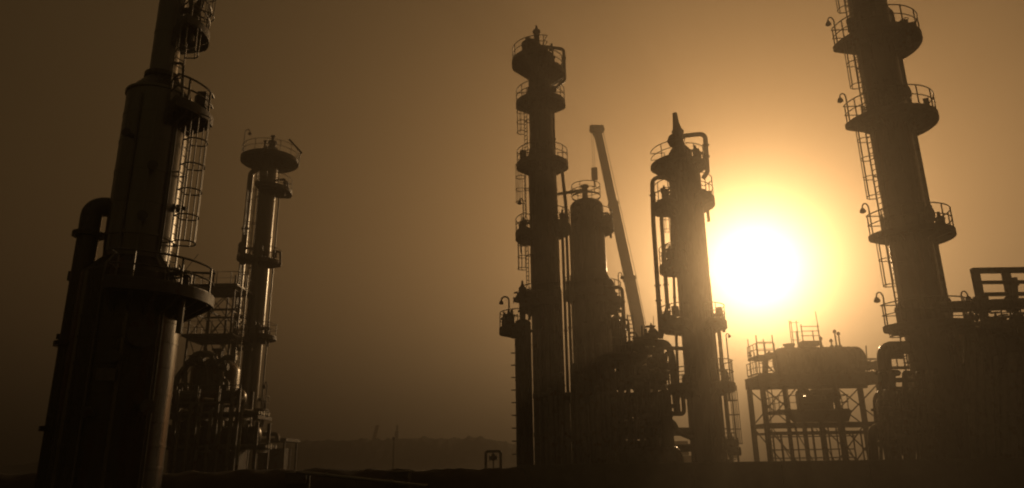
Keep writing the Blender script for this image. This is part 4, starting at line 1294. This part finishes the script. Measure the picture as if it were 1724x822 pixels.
l0 = at(662, 775, 80.0)
Lm = thing('marker_pole', 'thin dark pole standing alone in front of the hazy hill', 'pole', (l0.x, 80, 0))
zl = z_on(l0.x, 80, 737)
MB().tube([(0, 0, 0), (0, 0, zl)], [.09, .05], 8).build('pole', M_STEEL, Lm)
MB().box((0, 0, zl - .1), (.3, .2, .3)).build('beacon', M_STEEL, Lm)
l0 = at(667, 775, 170.0)
Lm = thing('radio_mast', 'faint thick mast far off above the hazy hill', 'mast', (l0.x, 170, 0))
zl = z_on(l0.x, 170, 716)
MB().tube([(0, 0, 0), (0, 0, zl)], [.35, .25], 8).build('pole', M_STEEL, Lm)
MB().box((0, 0, zl - 2), (.9, .9, 1.2)).build('antenna', M_STEEL, Lm)
l0 = at(622, 775, 170.0)
Lm = thing('mobile_crane', 'faint small crane with slanted boom far off above the hazy hill', 'crane', (l0.x, 170, 0))
ZK_ = z_on(l0.x, 170, 738)
bt = at(636, 716, 170) - Vector((l0.x, 170, 0))
member(Lm, 'boom', (0, 0, 2.5), (bt.x, 0, bt.z), .8, .8, M_CRANE)
MB().box((0, 0, 1.6), (7, 3, 1.6)).build('carrier', M_CRANE, Lm)
MB().box((-1, 0, 3.0), (3, 2.6, 1.4)).build('cab', M_CRANE, Lm)
# half buried pipeline catching the light on the near slope of the bank
pl = thing('pipeline', 'thin pale pipeline slanting down the face of the earth bank', 'pipe', tuple(at(600, 806, 26.5)))
pL = lambda px, py, D: at(px, py, D) - pl.location
pipe(pl, 'pipe_run', [pL(500, 795, 26.9), pL(600, 806, 26.5), pL(720, 819, 26.0)], .06, .5, M_CLAD, flanges=((0, .5), (1, .5)))
for px, py, D_ in ((520, 797, 26.8), (600, 806, 26.5), (690, 816, 26.1)):
    q = pL(px, py, D_)
    member(pl, 'pipe_support', q + Vector((0, 0, -.06)), Vector((q.x, q.y, -pl.location.z)), .1)
# cable drum / crates on the bank
for px, py, D_, sz, lb in ((502, 800, 29.0, (.8, .6, .35), 'small dark box lying on the earth bank, nearer the slim tower'),
                       (672, 803, 29.0, (.8, .7, .4), 'small dark box lying on the earth bank, nearer the centre towers')):
    q = at(px, py, D_)
    z0_ = bank_h(q.x, D_) - .12
    B_ = thing('equipment_box', lb, 'box', (q.x, D_, z0_), 'boxes on the bank')
    MB().box((0, 0, sz[2] / 2 + .05), sz).build('body', M_STEEL, B_)
    MB().box((0, 0, sz[2] + .08), (sz[0] + .06, sz[1] + .06, .05)).build('lid', M_STEEL, B_)

# ================================================================== HAZE
def haze_box():
    mb = MB().box((0, 470, (HZ_TOP - 1.0) / 2), (1420, 1080, HZ_TOP + 1.0))
    m = bpy.data.materials.new('haze_air')
    m.use_nodes = True
    nt = m.node_tree
    nt.nodes.clear()
    out = nt.nodes.new('ShaderNodeOutputMaterial')
    pv = nt.nodes.new('ShaderNodeVolumePrincipled')
    pv.inputs['Color'].default_value = HZ_COL
    pv.inputs['Density'].default_value = HZ_DENS
    pv.inputs['Anisotropy'].default_value = HZ_G
    pn = nt.nodes.new('ShaderNodeVolumePrincipled')          # narrow lobe, tinted bluish to whiten the core of the sun's glow
    pn.inputs['Color'].default_value = HZ_NCOL
    pn.inputs['Density'].default_value = HZ_NDENS
    pn.inputs['Anisotropy'].default_value = HZ_NG
    ad = nt.nodes.new('ShaderNodeAddShader')
    nt.links.new(pv.outputs['Volume'], ad.inputs[0])
    nt.links.new(pn.outputs['Volume'], ad.inputs[1])
    nt.links.new(ad.outputs['Shader'], out.inputs['Volume'])
    o = mb.build('haze', m)
    tag(o, kind='stuff')

HZ_TOP = 70.0
HZ_COL = (1.0, 0.69, 0.20, 1)
HZ_DENS = 0.0052
HZ_G = 0.66
HZ_NCOL = (0.40, 0.62, 1.0, 1)
HZ_NDENS = 0.0035
HZ_NG = 0.93
haze_box()

# ================================================================== LIGHT
sd = ray(1272, 452).normalized()
elev = math.asin(sd.z)
azim = math.atan2(sd.x, sd.y)
sl = bpy.data.lights.new('sun', 'SUN')
sl.energy = 5.0
sl.angle = rad(0.6)
sl.color = (1.0, 0.66, 0.34)
so = bpy.data.objects.new('sun', sl)
C.objects.link(so)
so.rotation_euler = sd.to_track_quat('Z', 'Y').to_euler()
so.location = (0, 0, 60)

w = bpy.data.worlds.new('World')
sc.world = w
w.use_nodes = True
nt = w.node_tree
bg = nt.nodes['Background']
sky = nt.nodes.new('ShaderNodeTexSky')
sky.sky_type = 'NISHITA'
sky.sun_disc = False
sky.sun_elevation = elev
sky.sun_rotation = azim
sky.air_density = 2.0
sky.dust_density = 8.0
sky.ozone_density = 0.2
tint = nt.nodes.new('ShaderNodeMix')
tint.data_type = 'RGBA'
tint.blend_type = 'MULTIPLY'
tint.inputs['Factor'].default_value = 1.0
tint.inputs['B'].default_value = (0.27, 0.165, 0.07, 1)
nt.links.new(sky.outputs['Color'], tint.inputs['A'])
nt.links.new(tint.outputs['Result'], bg.inputs['Color'])
bg.inputs['Strength'].default_value = 0.05

# ================================================================== CAMERA
cd = bpy.data.cameras.new('camera')
cd.sensor_width = 36
cd.lens = 36 * F_PX / 1724
cd.clip_end = 3000
cd.clip_start = 0.1
co = bpy.data.objects.new('camera', cd)
C.objects.link(co)
M3 = Matrix((_R, _U, -_F)).transposed()
co.matrix_world = Matrix.Translation(CAM) @ M3.to_4x4()
sc.camera = co

sc.view_settings.view_transform = 'Standard'
sc.view_settings.look = 'None'
sc.view_settings.gamma = 1
sc.view_settings.exposure = -0.48
sc.cycles.use_denoising = True
sc.cycles.filter_width = 2.0
sc.cycles.max_bounces = 6
sc.cycles.sample_clamp_indirect = 1.5
sc.cycles.volume_bounces = 0
sc.cycles.transparent_max_bounces = 8
